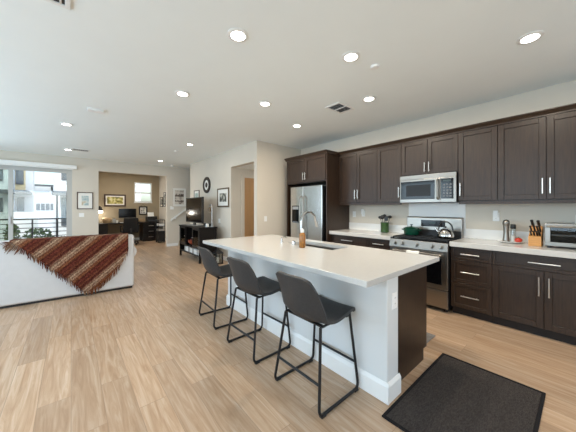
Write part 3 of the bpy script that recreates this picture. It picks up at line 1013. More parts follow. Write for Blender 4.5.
# toaster oven
TX, T0, T1, TZ = 3.955, -0.16, 0.286, CT
t = thing('toaster_oven', 'stainless toaster oven with glass door at the right edge of the worktop', 'toaster oven', (TX, 0.06, TZ))
tb = MB()
tb.box(TX + 0.01, TX + 0.32, T0, T1, TZ + 0.2450, TZ + 0.265).box(TX + 0.01, TX + 0.32, T0, T1, TZ + 0.02, TZ + 0.035)
tb.box(TX + 0.30, TX + 0.32, T0, T1, TZ + 0.035, TZ + 0.245).box(TX + 0.01, TX + 0.30, T1 - 0.015, T1, TZ + 0.035, TZ + 0.245).box(TX + 0.01, TX + 0.30, T0, T0 + 0.10, TZ + 0.035, TZ + 0.245)
tb.build('body', 'steel', t, bevel=0.004)
dd = MB()
for y0, y1, z0, z1 in ((T0 + 0.105, T1 - 0.004, 0.03, 0.065), (T0 + 0.105, T1 - 0.004, 0.22, 0.245), (T0 + 0.105, T0 + 0.125, 0.065, 0.22), (T1 - 0.045, T1 - 0.004, 0.065, 0.22)):
    dd.box(TX, TX + 0.012, y0, y1, TZ + z0, TZ + z1)
dd = dd.build('door', 'steel', t, bevel=0.002)
MB().box(TX + 0.004, TX + 0.008, T0 + 0.125, T1 - 0.045, TZ + 0.065, TZ + 0.22).build('door_glass', 'oven_glass', dd)
MB().tube(round_path([(TX, T0 + 0.13, TZ + 0.232), (TX - 0.03, T0 + 0.13, TZ + 0.232), (TX - 0.03, T1 - 0.02, TZ + 0.232), (TX, T1 - 0.02, TZ + 0.232)], 0.012), 0.007, 8).build('handle', 'steel', dd, smooth=40)
rk = MB()
for k in range(9): rk.cyl((TX + 0.02, T0 + 0.12 + k * 0.035, TZ + 0.13), (TX + 0.29, T0 + 0.12 + k * 0.035, TZ + 0.13), 0.0025, 6)
for x in (TX + 0.025, TX + 0.15, TX + 0.285): rk.cyl((x, T0 + 0.105, TZ + 0.13), (x, T1 - 0.016, TZ + 0.13), 0.003, 6)
rk.build('rack', 'chrome', t)
MB().box(TX + 0.04, TX + 0.27, T0 + 0.13, T1 - 0.05, TZ + 0.134, TZ + 0.146).build('tray', 'silver', t)
MB().box(TX + 0.295, TX + 0.2995, T0 + 0.102, T1 - 0.016, TZ + 0.036, TZ + 0.244).box(TX + 0.03, TX + 0.295, T0 + 0.102, T1 - 0.016, TZ + 0.0355, TZ + 0.038).build('cavity_liner', 'black', t)
for y in (T0 + 0.03, T1 - 0.03):
    for x in (TX + 0.04, TX + 0.28):
        MB().cyl((x, y, TZ), (x, y, TZ + 0.021), 0.013, 10).build('foot', 'black', t)
for z in (0.08, 0.145, 0.21):
    MB().cyl((TX + 0.01, T0 + 0.05, TZ + z), (TX - 0.015, T0 + 0.05, TZ + z), 0.02, 16).build('knob', 'steel', t, smooth=40)


# outlets and switches
def wall_plate(loc, rotz, label, kind='outlet', gang=1, plug=False):
    t_ = thing('wall_outlet' if kind == 'outlet' else 'light_switch', label, 'outlet' if kind == 'outlet' else 'switch', loc)
    w_ = 0.072 if gang == 1 else 0.118
    MB().box(-w_ / 2, w_ / 2, -0.006, 0, -0.058, 0.058).build('plate', 'plate', None, bevel=0.002)
    pl = COL.objects[-1]
    pl.parent = t_
    for g in range(gang):
        cx = 0 if gang == 1 else (g - 0.5) * 0.046
        m_ = MB()
        if kind == 'outlet':
            m_.box(cx - 0.017, cx + 0.017, -0.009, -0.006, 0.006, 0.036).box(cx - 0.017, cx + 0.017, -0.009, -0.006, -0.036, -0.006)
            m_.m = 1
            for z in (0.021, -0.021):
                for x in (-0.006, 0.006): m_.box(cx + x - 0.0012, cx + x + 0.0012, -0.0095, -0.009, z - 0.004, z + 0.006)
            nm = 'socket'
        else:
            m_.box(cx - 0.016, cx + 0.016, -0.010, -0.006, -0.033, 0.033)
            nm = 'rocker'
        q_ = m_.build(nm, ['plate', 'grey_metal'])
        q_.parent = pl
    if plug:
        q_ = MB().box(-0.026, 0.026, -0.045, -0.0095, -0.01, 0.085).build('plug_in_device', 'plate', None, bevel=0.006)
        q_.parent = t_
    t_.rotation_euler = (0, 0, rotz)
    return t_


wall_plate((KX, 0.775, 1.255), -PI / 2, 'white outlet with a plugged-in white device above the pepper mill', plug=True)
wall_plate((KX, 3.03, 1.245), -PI / 2, 'plain white outlet on the wall nearest the refrigerator panel')
wall_plate((KX, 2.82, 1.262), -PI / 2, 'white outlet with night light above the left worktop', plug=True)
wall_plate((KX, 0.03, 1.24), -PI / 2, 'white outlet behind the toaster oven at the picture edge')

# ================================================================== island
IY0, IY1 = 0.905, 3.30
t = thing('island_half_wall', 'light grey painted half wall holding the island worktop behind the stools', 'half wall', (1.78, 2.2, 0))
MB().box(1.697, 1.86, IY0, IY1, 0, 0.872).build('wall_body', 'island_paint', t, bevel=0.008, segs=3)
bb = MB()
bp_ = [(0, 0), (0.016, 0), (0.016, 0.115), (0.010, 0.128), (0.004, 0.14), (0, 0.14)]
bb.prism([(1.697 - a, z) for a, z in bp_], 1, IY0 - 0.016, IY1 + 0.016)
bb.prism([(IY0 - a, z) for a, z in bp_], 0, 1.6975, 1.872)
bb.prism([(IY1 + a, z) for a, z in bp_], 0, 1.6975, 1.872)
bb.build('baseboard', 'white', t)
wall_plate((1.795, IY0, 0.62 + 0.08), 0, 'white outlet on the end of the island half wall')

t = thing('island_cabinet', 'dark cabinet forming the kitchen side of the island under the sink', 'cabinet', (2.2, 2.2, 0))
MB().prism([(1.874, 0), (2.43, 0), (2.43, 0.10), (2.50, 0.10), (2.50, 0.871), (1.874, 0.871)], 1, 0.950, 0.97).build('end_panel', 'espresso', t)
MB().prism([(1.874, 0), (2.43, 0), (2.43, 0.10), (2.50, 0.10), (2.50, 0.871), (1.874, 0.871)], 1, 3.27, 3.29).build('end_panel', 'espresso', t)
MB().box(1.874, 1.89, 0.971, 3.269, 0, 0.871).box(1.89, 2.48, 0.971, 3.269, 0.10, 0.118).build('body', 'espresso', t)
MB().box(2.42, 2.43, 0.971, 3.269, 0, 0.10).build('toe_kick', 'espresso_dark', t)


def mirror_x(mb, x):
    mb.v = [(2 * x - a, b, c) for a, b, c in mb.v]
    return mb


ys = [0.972, 1.546, 2.12, 2.694, 3.268]
for i in range(4):
    d = mirror_x(shaker(ys[i] + G, ys[i + 1] - G, 0.11, 0.865, 2.48), 2.49).build('door', 'espresso', t, bevel=0.002, segs=1)
    hy = ys[i + 1] - 0.04 if i % 2 == 0 else ys[i] + 0.04
    mb = MB().cyl((2.53, hy, 0.60), (2.53, hy, 0.80), 0.0065, 10)
    for z in (0.63, 0.77): mb.cyl((2.50, hy, z), (2.53, hy, z), 0.005, 8)
    mb.build('handle', 'nickel', d, smooth=40)

SX0, SX1, SY0, SY1 = 2.175, 2.50, 1.80, 2.56
tag(MB().ring((1.418, 2.65, 0.892, 3.52), (SX0, SX1, SY0, SY1), 0.873, 0.914).build('worktop', 'quartz', bevel=0.003),
    'long white quartz worktop of the kitchen island', 'worktop')
t = thing('sink', 'stainless undermount sink sunk in the island worktop', 'sink', ((SX0 + SX1) / 2, (SY0 + SY1) / 2, 0.66))
s = MB()
s.box(SX0 - 0.01, SX1 - 0.03, SY0 - 0.01, SY1 + 0.01, 0.66, 0.668)
s.box(SX0 - 0.012, SX0 - 0.002, SY0 - 0.01, SY1 + 0.01, 0.668, 0.872).box(SX1 - 0.03, SX1 - 0.021, SY0 - 0.01, SY1 + 0.01, 0.668, 0.872)
s.box(SX0 - 0.002, SX1 - 0.03, SY0 - 0.012, SY0 - 0.002, 0.668, 0.872).box(SX0 - 0.002, SX1 - 0.03, SY1 + 0.002, SY1 + 0.012, 0.668, 0.872)
s.build('basin', 'steel', t)
MB().lathe(2.33, 2.21, [(0.045, 0.669), (0.043, 0.672), (0.02, 0.670)], 20).build('drain', 'chrome', t)

# faucet: tall gooseneck with pull-down head
fx_, fy_ = 2.115, 2.225
t = thing('faucet', 'tall steel gooseneck faucet at the island sink', 'faucet', (fx_, fy_, 0.914))
MB().lathe(fx_, fy_, [(0.028, 0.914), (0.028, 0.922), (0.02, 0.93), (0.02, 1.03), (0.014, 1.04)], 20).build('base', 'chrome', t, smooth=40)
arc = [(fx_, fy_, 1.03), (fx_, fy_, 1.20)] + [(fx_ + 0.125 - 0.125 * math.cos(a), fy_, 1.20 + 0.125 * math.sin(a)) for a in [PI * 0.92 * k / 16 for k in range(1, 17)]]
MB().tube(arc, 0.0135, 12).build('neck', 'chrome', t, smooth=40)
e0, e1 = Vector(arc[-2]), Vector(arc[-1])
dv = (e1 - e0).normalized()
MB().tube([e1, e1 + dv * 0.02, e1 + dv * 0.10], [0.013, 0.017, 0.019], 14).build('spray_head', 'chrome', t, smooth=40)
MB().cyl((fx_, fy_ - 0.018, 0.985), (fx_, fy_ - 0.045, 0.99), 0.011, 12).tube([(fx_, fy_ - 0.045, 0.99), (fx_ - 0.02, fy_ - 0.055, 1.03), (fx_ - 0.035, fy_ - 0.06, 1.07)], 0.006, 8).build('lever', 'chrome', t, smooth=40)
bx_, by_ = 2.045, 2.135
t = thing('soap_bottle', 'clear bottle of amber dish soap with white cap beside the faucet', 'bottle', (bx_, by_, 0.914))
MB().lathe(bx_, by_, [(0.036, 0.9142), (0.040, 0.922), (0.039, 1.05), (0.030, 1.08), (0.017, 1.09)], 20, sy=0.9).build('body', 'amber', t, smooth=40)
MB().lathe(bx_, by_, [(0.019, 1.09), (0.022, 1.094), (0.022, 1.122), (0.011, 1.128), (0.009, 1.138)], 16).build('cap', 'plate', t, smooth=40)
t = thing('soap_dispenser', 'small steel soap pump on the island, left of the sink', 'soap pump', (2.13, 2.62, 0.914))
MB().lathe(2.13, 2.62, [(0.024, 0.914), (0.024, 0.92), (0.012, 0.925), (0.011, 0.97)], 16).build('base', 'chrome', t, smooth=40)
MB().tube(round_path([(2.13, 2.62, 0.965), (2.13, 2.62, 0.985), (2.20, 2.62, 0.985), (2.205, 2.62, 0.972)], 0.012), 0.007, 8).build('nozzle', 'chrome', t, smooth=40)
t = thing('air_gap_cap', 'short chrome cap on the island between soap pump and faucet', 'cap', (2.13, 2.38, 0.914))
MB().lathe(2.13, 2.38, [(0.022, 0.914), (0.022, 0.95), (0.018, 0.96), (0.002, 0.963)], 18).build('cap', 'chrome', t, smooth=40)


# ------------------------------------------------------------------ bar stools
def make_stool(label):
    t_ = thing('bar_stool', label, 'stool', (0, 0, 0), 'charcoal bar stools along the island')
    prof = [(0.225, 0.572, 0.195, 0.004), (0.205, 0.592, 0.205, 0.010), (0.10, 0.584, 0.222, 0.008), (-0.03, 0.566, 0.228, 0.012), (-0.135, 0.572, 0.226, 0.036),
            (-0.200, 0.635, 0.220, 0.066), (-0.235, 0.735, 0.208, 0.062), (-0.262, 0.835, 0.194, 0.046), (-0.282, 0.905, 0.178, 0.034)]

    def fn(u, v):
        x, z, w_, c = catmull(prof, u)
        x2, z2, _, _ = catmull(prof, min(1, u + 0.01))
        x1, z1, _, _ = catmull(prof, max(0, u - 0.01))
        tx, tz = x2 - x1, z2 - z1
        l_ = math.hypot(tx, tz) or 1
        nx, nz = tz / l_, -tx / l_
        if nz < 0 and u < 0.5: nx, nz = -nx, -nz
        if u >= 0.5 and nx < 0: nx, nz = -nx, -nz
        s_ = 2 * v - 1
        k_ = c * abs(s_) ** 2.2
        dz = 0
        if u > 0.8: dz = -0.035 * abs(s_) ** 4 * (u - 0.8) / 0.2
        if u < 0.1: dz = -0.004 * s_ * s_
        return (x + nx * k_, s_ * w_, z + nz * k_ + dz)
    shell = MB().grid(fn, 30, 16).build('seat_shell', 'leather', t_, smooth=80)
    sd_ = shell.modifiers.new('solid', 'SOLIDIFY')
    sd_.thickness = 0.024
    sd_.offset = 0
    bv = shell.modifiers.new('bevel', 'BEVEL')
    bv.width = 0.008
    bv.segments = 3
    bv.angle_limit = rad(50)
    # stitched seam around the back and along the fold
    MB().tube([Vector(fn(1 - 0.03, v / 14)) + Vector((-0.0125, 0, 0.0)) for v in range(1, 14)], 0.0018, 6).build('seam', 'black', shell, smooth=40)
    for s_ in (-1, 1):
        pts = [(-0.150, s_ * 0.185, 0.555), (-0.222, s_ * 0.238, 0.011), (0.218, s_ * 0.238, 0.011), (0.188, s_ * 0.178, 0.570)]
        MB().tube(round_path(pts, 0.05, 6), 0.0105, 10).build('side_frame', 'black_metal', t_, smooth=40)
        MB().tube([(-0.150, s_ * 0.185, 0.557), (0.02, s_ * 0.19, 0.560), (0.188, s_ * 0.178, 0.572)], 0.0085, 8).build('seat_rail', 'black_metal', t_, smooth=40)
        for x in (-0.185, 0.182):
            MB().box(x - 0.022, x + 0.022, s_ * 0.238 - 0.014, s_ * 0.238 + 0.014, 0.0, 0.014).build('floor_glide', 'black', t_, bevel=0.003)
    for xx, name in ((-0.2, 'rear_bar'), (0.2055, 'footrest_bar')):
        yy = 0.238 - (0.238 - 0.18) * 0.2 / 0.57
        MB().cyl((xx, -yy, 0.20), (xx, yy, 0.20), 0.0095, 10).build(name, 'black_metal', t_, smooth=40)
    for xx in (-0.12, 0.15):
        MB().box(xx - 0.015, xx + 0.015, -0.19, 0.19, 0.548, 0.558).build('cross_brace', 'black_metal', t_)
    return t_


stool = make_stool('charcoal leather bar stool nearest the camera at the island end')
spots = [(1.448, 1.360, 0.0, None), (1.432, 2.130, rad(1.5), 'charcoal leather bar stool in the middle of the row of three'),
         (1.450, 2.945, rad(-2.0), 'charcoal leather bar stool farthest from the camera beside the lantern')]
for x, y, a, lab in spots:
    o = stool if lab is None else copy_tree(stool)
    o.location = (x, y, 0)
    o.rotation_euler = (0, 0, a)
    if lab: o['label'] = lab

# ------------------------------------------------------------------ mats
t = thing('floor_mat', 'large charcoal ribbed floor mat beside the island end', 'mat', (2.1, 0.53, 0))
MB().box(1.575, 2.645, 0.205, 0.850, 0, 0.008).build('pile', 'rug', t)
MB().ring((1.555, 2.665, 0.185, 0.870), (1.576, 2.644, 0.206, 0.849), 0, 0.011).build('binding', 'rug_edge', t, bevel=0.003)
t = MB().box(2.56, 2.98, 1.04, 2.6, 0, 0.007).build('kitchen_mat', 'aisle_mat', bevel=0.002)
tag(t, 'grey kitchen mat in the aisle just beyond the island cabinet', 'mat')

# ================================================================== living room
# sofa, seen from behind. local frame: x runs left from the right end, y towards the window, built at the origin then turned
SOFA_A = -0.055
SL = 2.35
t = thing('sofa', 'white slipcovered sofa seen from behind in front of the sliding door', 'sofa', (0, 0, 0))
MB().box(-SL + 0.03, -0.03, 0.10, 0.95, 0.055, 0.42).build('base', 'sofa', t, bevel=0.03, segs=4)
MB().box(-SL + 0.01, -0.004, 0.0, 0.24, 0.035, 0.905).build('backrest', 'sofa', t, bevel=0.03, segs=5)
MB().box(-SL + 0.04, -0.03, 0.045, 0.93, 0.0, 0.06).build('underside_shade', 'black', t)  # black box standing in for the shade under the sofa
for nm, x0, sgn in (('armrest', -0.12, 1), ('armrest', -SL + 0.12, -1)):
    a = MB().box(x0 - 0.12, x0 + 0.12, 0.03, 0.95, 0.10, 0.60)
    a.cyl((x0 + sgn * 0.035, 0.03, 0.62), (x0 + sgn * 0.035, 0.955, 0.62), 0.125, 24)
    a.build(nm, 'sofa', t, bevel=0.02, segs=3, smooth=50)
for k in range(2):
    a = -SL + 0.26 + k * (SL - 0.52) / 2
    b = a + (SL - 0.52) / 2
    MB().box(a + 0.004, b - 0.004, 0.26, 0.97, 0.42, 0.56).build('seat_cushion', 'sofa', t, bevel=0.05, segs=4)
    MB().box(a + 0.004, b - 0.004, 0.245, 0.44, 0.56, 0.90).build('back_cushion', 'sofa', t, bevel=0.06, segs=4)
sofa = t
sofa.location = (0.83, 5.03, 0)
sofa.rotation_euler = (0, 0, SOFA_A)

# knitted throw draped over the sofa back (same local frame as the sofa)
TOPZ = 0.918
bound = [(-0.66, 0.90), (-0.57, 0.84), (-0.47, 0.74), (-0.30, 0.56), (-0.18, 0.43), (-0.06, 0.32), (0.06, 0.17), (0.15, 0.065), (0.24, 0.085), (0.36, 0.17), (0.495, 0.31), (0.61, 0.46), (0.67, 0.57), (0.715, 0.70)]


def zlow(x):
    for (xa, za), (xb, zb) in zip(bound, bound[1:]):
        if x <= xb:
            return za + (zb - za) * max(0, (x - xa) / (xb - xa))
    return bound[-1][1]


def throw_point(x, s):
    """x in room units, s = 0 at the lower edge ... 1 at the top edge, then over the top to 1.5"""
    z0 = zlow(x)
    wob = 0.006 * math.sin(x * 23 + z0 * 7) + 0.004 * math.sin(x * 51)
    if s <= 1:
        z = z0 + (TOPZ - 0.02 - z0) * s
        return (x - 0.81, -0.016 - abs(wob) * (1.3 - s) - 0.004, z)
    q = s - 1
    if q < 0.1:
        a = q / 0.1 * PI / 2
        return (x - 0.81, 0.014 - 0.034 * math.cos(a), TOPZ - 0.02 + 0.026 * math.sin(a))
    y = 0.014 + (q - 0.1) * 0.55
    return (x - 0.81, y, TOPZ + 0.006 - 0.004 * math.sin(x * 30) ** 2)


NX, NS = 96, 44
svals = [k / 30 for k in range(31)] + [1 + 0.1 * k / 5 for k in range(1, 6)] + [1.1 + 0.36 * k / 8 for k in range(1, 9)]
NS = len(svals) - 1
th = thing('throw_blanket', 'brown rust and cream striped fringed throw draped over the sofa back', 'blanket', (0, 0, 0))
m_ = MB()
m_.grid(lambda u, v: throw_point(-0.66 + 1.375 * u, svals[round(v * NS)]), NX, NS)
cl = m_.build('cloth', 'throw', th, smooth=80)


def stripe_at(co):
    x, y, z = co[0] + 0.81, co[1], co[2]
    extra = max(0, y)
    return ((x * 0.70 - (z + extra) * 0.78) / 0.285) + 20.25


at = cl.data.attributes.new('stripe', 'FLOAT', 'POINT')
for i, v_ in enumerate(cl.data.vertices):
    at.data[i].value = stripe_at(v_.co)
sd_ = cl.modifiers.new('solid', 'SOLIDIFY')
sd_.thickness = 0.008
sd_.offset = 1
fr = MB()
base_vals = []
for i in range(104):
    x = -0.66 + 1.375 * i / 103
    p0 = Vector(throw_point(x, 0.01)) + Vector((0, -0.004, 0))
    ln = random.uniform(0.06, 0.10)
    dx = random.uniform(-0.02, 0.02) + (-0.05 if x < -0.55 else 0.0)
    if p0.z - ln < 0.015: ln = max(0.02, p0.z - 0.015)
    mid = p0 + Vector((dx * 0.4, -0.006, -ln * 0.5))
    end = p0 + Vector((dx, random.uniform(-0.008, 0.004), -ln))
    fr.tube([p0, mid, end], [0.0055, 0.006, 0.0035], 5)
    base_vals += [stripe_at(p0)] * 15
# tassels on the trailing corner at the left
for i in range(9):
    z = TOPZ - 0.01 - 0.007 * i
    p0 = Vector((-0.66 - 0.81 + 0.004 * i, -0.02, z))
    end = p0 + Vector((-random.uniform(0.05, 0.10), random.uniform(-0.01, 0.0), -0.01 - 0.012 * i))
    fr.tube([p0, (p0 + end) / 2 + Vector((0, 0, 0.008)), end], [0.0055, 0.006, 0.0035], 5)
    base_vals += [stripe_at(p0)] * 15
fo = fr.build('fringe', 'throw', cl, smooth=60)
fo['kind'] = 'stuff'
at = fo.data.attributes.new('stripe', 'FLOAT', 'POINT')
for i in range(len(fo.data.vertices)):
    at.data[i].value = base_vals[i] if i < len(base_vals) else 0
th.location = sofa.location
th.rotation_euler = sofa.rotation_euler

# valance over the sliding door
t = thing('roller_blind', 'white roller blind cassette above the sliding glass door', 'blind', (-1.25, FY, 2.5))
MB().box(-2.70, 0.13, FY - 0.10, FY - 0.001, 2.485, 2.59).build('cassette', 'white', t, bevel=0.012, segs=3)
MB().box(-2.62, 0.05, FY - 0.06, FY - 0.045, 2.462, 2.485).build('bottom_bar', 'white', t)


# framed pictures
def picture(name, center, w_, h_, rotz, fmat, art, label, border=0.03, mount=0.06, cat='picture', mount_mat='pic_white'):
    t_ = thing(name, label, cat, (0, 0, 0))
    f = MB()
    b = border
    for x0, x1, z0, z1 in ((-w_ / 2, w_ / 2, -h_ / 2, -h_ / 2 + b), (-w_ / 2, w_ / 2, h_ / 2 - b, h_ / 2), (-w_ / 2, -w_ / 2 + b, -h_ / 2 + b, h_ / 2 - b), (w_ / 2 - b, w_ / 2, -h_ / 2 + b, h_ / 2 - b)):
        f.box(x0, x1, -0.025, 0, z0, z1)
    f.build('frame', fmat, t_, bevel=0.003)
    MB().box(-w_ / 2 + b, w_ / 2 - b, -0.012, -0.001, -h_ / 2 + b, h_ / 2 - b).build('mount', mount_mat, t_)
    k = b + mount
    art(t_, -w_ / 2 + k, w_ / 2 - k, -h_ / 2 + k, h_ / 2 - k)
    t_.location = center
    t_.rotation_euler = (0, 0, rotz)
    return t_


def flat_art(material):
    def f(t_, x0, x1, z0, z1):
        MB().box(x0, x1, -0.0135, -0.012, z0, z1).build('print', material, t_)
    return f


M['watercolour'] = blotch_material('watercolour', [(0.3, (120, 150, 160)), (0.45, (170, 190, 192)), (0.6, (214, 216, 208)), (0.7, (196, 178, 150))], 7, seed=(2, 1, 5))
M['leafy_art'] = blotch_material('leafy_art', [(0.3, (84, 86, 40)), (0.45, (140, 134, 62)), (0.55, (196, 186, 110)), (0.68, (226, 220, 180))], 11, seed=(4, 0, 2))
M['dark_print'] = blotch_material('dark_print', [(0.36, (40, 44, 42)), (0.5, (110, 112, 104)), (0.62, (196, 192, 180))], 10, seed=(1, 7, 3))
M['harbour_print'] = blotch_material('harbour_print', [(0.3, (96, 80, 74)), (0.5, (206, 196, 184)), (0.7, (226, 218, 206))], 8, seed=(6, 3, 3))
M['sea_print'] = blotch_material('sea_print', [(0.3, (110, 140, 140)), (0.5, (170, 186, 180)), (0.7, (216, 216, 206))], 6, seed=(9, 3, 1))

picture('framed_picture', (0.315, FY, 1.584), 0.375, 0.50, 0, 'frame_brown', flat_art('watercolour'), 'small brown framed watercolour right of the sliding door', 0.022, 0.085)
wall_plate((0.232, FY, 1.16), 0, 'double white switch below the watercolour by the sliding door', 'switch', 2)


def ships(t_, x0, x1, z0, z1):
    MB().box(x0, x1, -0.0135, -0.012, z0, z1).build('print', 'harbour_print', t_)
    m1 = MB()
    zc_ = (z0 + z1) / 2
    for zb_, n_, hh in ((zc_ + 0.02, 9, 0.10), (zc_ - 0.16, 8, 0.05)):
        for k in range(n_):
            xa = x0 + (x1 - x0) * (k + 0.1) / n_
            m1.box(xa, xa + (x1 - x0) / n_ * 0.85, -0.0145, -0.0135, zb_, zb_ + hh * random.uniform(0.35, 1.0))
    m1.build('skyline', 'frame_brown', t_)


picture('framed_picture', (2.995, FY, 1.755), 0.50, 0.70, 0, 'frame_white', ships, 'pale framed print of two dark skylines on the stair wall', 0.025, 0.07)
wall_plate((2.745, FY, 1.37), 0, 'white switch on the stair wall below the pale print', 'switch', 2)
picture('framed_picture', (LX, 8.05, 1.70), 0.42, 0.46, -PI / 2, 'frame_brown', flat_art('sea_print'), 'brown framed sea print partly hidden behind the television', 0.022, 0.07)
picture('framed_picture', (LX, 6.205, 1.645), 0.66, 0.50, -PI / 2, 'frame_bronze', flat_art('dark_print'), 'bronze framed dark landscape print between round mirror and hallway', 0.035, 0.10)
wall_plate((LX, 6.44, 1.02), -PI / 2, 'double white switch below the bronze framed print', 'switch', 2)
wall_plate((3.285, 4.61, 1.13), 0, 'white switch on the wall left of the refrigerator', 'switch', 1)

# round black mirror
t = thing('wall_mirror', 'round black framed mirror on the living room wall', 'mirror', (LX, 7.26, 2.045))


def disc_x(r0, r1, x0, x1, n=40):
    """ring around an axis along x"""
    vs_, fs = [], []
    for k in range(n):
        a = 2 * PI * k / n
        for r_, x_ in ((r0, x0), (r1, x0), (r1, x1), (r0, x1)):
            vs_.append((x_, 7.26 + r_ * 1.06 * math.cos(a), 2.045 + r_ * math.sin(a)))
    for k in range(n):
        l_ = (k + 1) % n
        for j in range(4):
            fs.append((k * 4 + j, k * 4 + (j + 1) % 4, l_ * 4 + (j + 1) % 4, l_ * 4 + j))
    return MB().add(vs_, fs)


disc_x(0.15, 0.238, LX - 0.035, LX).build('frame', 'frame_black', t, bevel=0.01, segs=3)
disc_x(0.075, 0.149, LX - 0.02, LX).build('mirror_glass', 'pic_white', t)
disc_x(0.002, 0.074, LX - 0.026, LX).build('centre_boss', 'frame_black', t)
t = None

# handrail climbing the stair wall
t = thing('handrail', 'white handrail rising along the stair wall behind the television', 'handrail', (2.7, FY, 0.9))
hv = Vector((1, 0, 0.72)).normalized()
MB().prism([(2.69, 0.895), (2.69, 0.965), (4.6, 0.965 + 1.91 * 0.72), (4.6, 0.895 + 1.91 * 0.72)], 1, FY - 0.065, FY - 0.025).build('rail', 'white', t, bevel=0.006)
for x in (2.85, 3.7, 4.5):
    z = 0.90 + (x - 2.69) * 0.72
    MB().box(x - 0.02, x + 0.02, FY - 0.06, FY, z - 0.05, z + 0.015).build('bracket', 'white', t)

# ------------------------------------------------------------------ TV stand with its doors facing the room (-x)
X0, X1, Y0, Y1, TH = 2.385, 2.84, 6.13, 7.62, 0.885
t = thing('tv_stand', 'black wood television stand with glass doors and open shelf by the living room wall', 'tv stand', (2.6, 6.87, 0))
MB().box(X0 - 0.015, X1 + 0.01, Y0 - 0.02, Y1 + 0.02, TH - 0.03, TH).build('top', 'dark_wood', t, bevel=0.004)
for x in (X0, X1 - 0.05):
    for y in (Y0, Y1 - 0.05):
        MB().box(x, x + 0.05, y, y + 0.05, 0, TH - 0.03).build('leg', 'dark_wood', t, bevel=0.003)
MB().box(X0 + 0.01, X1 - 0.01, Y0 + 0.01, Y1 - 0.01, 0.34, 0.365).build('shelf', 'dark_wood', t)
MB().box(X0 + 0.01, X1 - 0.01, Y0 + 0.01, Y1 - 0.01, 0.15, 0.175).build('shelf', 'dark_wood', t)
for y in (Y0 + 0.012, Y1 - 0.032):
    MB().box(X0 + 0.05, X1 - 0.05, y, y + 0.02, 0.175, TH - 0.03).build('side_panel', 'dark_wood', t)
MB().box(X1 - 0.03, X1 - 0.015, Y0 + 0.05, Y1 - 0.05, 0.175, TH - 0.03).build('back_panel', 'dark_wood', t)
D1, D2 = Y0 + 0.50, Y1 - 0.48
for y in (D1, D2):
    MB().box(X0 + 0.03, X1 - 0.03, y - 0.011, y + 0.011, 0.365, TH - 0.03).build('divider', 'dark_wood', t)
for a, b, hy in ((Y0 + 0.052, D1, D1 - 0.03), (D2, Y1 - 0.052, D2 + 0.03)):
    f = MB()
    e = 0.05
    for y0, y1, z0, z1 in ((a, b, 0.367, 0.367 + e), (a, b, TH - 0.032 - e, TH - 0.032), (a, a + e, 0.367 + e, TH - 0.032 - e), (b - e, b, 0.367 + e, TH - 0.032 - e)):
        f.box(X0 + 0.004, X0 + 0.024, y0, y1, z0, z1)
    d = f.build('door', 'dark_wood', t, bevel=0.002)
    MB().box(X0 + 0.011, X0 + 0.016, a + e, b - e, 0.367 + e, TH - 0.032 - e).build('door_glass', 'jar_glass', d)
    MB().sphere((X0 - 0.006, hy, 0.60), 0.012).build('knob', 'nickel', d, smooth=60)
ymid = (D1 + D2) / 2
t = thing('copper_bowl', 'copper coloured bowl in the open middle of the television stand', 'bowl', (2.52, ymid, 0.366))
MB().lathe(2.54, ymid, [(0.05, 0.366), (0.10, 0.39), (0.15, 0.45), (0.165, 0.51), (0.158, 0.51), (0.14, 0.45), (0.06, 0.40)], 24).build('bowl', 'ember', t, smooth=50)
MB().sphere((2.54, ymid - 0.03, 0.50), 0.06).sphere((2.50, ymid + 0.05, 0.49), 0.05).build('contents', 'red_label', t, smooth=60)
yy = Y0 + 0.12
for k in range(11):
    w_ = [0.10, 0.09, 0.12, 0.08, 0.11, 0.10, 0.09, 0.12, 0.10, 0.11, 0.09][k]
    hh = [0.13, 0.14, 0.12, 0.13, 0.14, 0.12, 0.13, 0.125, 0.14, 0.12, 0.13][k]
    o = MB().box(X0 + 0.05, X0 + 0.28, yy, yy + w_ - 0.004, 0.175, 0.175 + hh).build('disc_case', ['paper', 'silver', 'plate'][k % 3], bevel=0.003)
    tag(o, '%s case on the stand low shelf, number %s from its right leg' % (['white', 'silver grey', 'off-white'][k % 3], ['one', 'two', 'three', 'four', 'five', 'six', 'seven', 'eight', 'nine', 'ten', 'eleven'][k]), 'case', 'cases on the stand shelf')
    yy += w_

# television
t = thing('television', 'black flat screen television on the dark stand', 'television', (2.6, 7.05, TH))
MB().box(2.58, 2.63, 6.44, 7.66, TH + 0.075, 1.66).build('panel', 'black', t, bevel=0.006)
MB().box(2.5775, 2.5805, 6.465, 7.635, TH + 0.11, 1.635).build('screen', 'screen', t)
MB().box(2.595, 2.625, 6.98, 7.12, TH + 0.012, TH + 0.08).build('neck', 'black', t)
MB().box(2.48, 2.74, 6.75, 7.35, TH + 0.0005, TH + 0.013).build('base', 'silver', t, bevel=0.004)
t = MB().box(2.755, 2.835, 6.46, 6.80, TH + 0.0005, TH + 0.07).build('media_box', 'black', bevel=0.006)
tag(t, 'black media box beside the television foot', 'media box')
t = MB().box(2.60, 2.66, 6.20, 6.27, TH + 0.0005, TH + 0.085).build('small_cube', 'plate', bevel=0.006)
tag(t, 'small white cube at the right end of the television stand', 'cube')
t = thing('table_lamp', 'slim silver arched lamp on the right end of the television stand', 'lamp', (2.76, 6.24, TH))
MB().lathe(2.76, 6.24, [(0.06, TH + 0.0005), (0.06, TH + 0.015), (0.015, TH + 0.02)], 20).build('base', 'silver', t, smooth=40)
MB().tube([(2.76, 6.24, TH + 0.018), (2.76, 6.24, 1.38)] + [(2.76, 6.24 + 0.07 - 0.07 * math.cos(a), 1.38 + 0.08 * math.sin(a)) for a in [PI * k / 8 for k in range(1, 9)]], 0.012, 8).build('stem', 'silver', t, smooth=40)
MB().lathe(2.76, 6.38, [(0.05, 1.27), (0.045, 1.36), (0.015, 1.39)], 18).build('lamp_shade', 'frame_bronze', t, smooth=40)

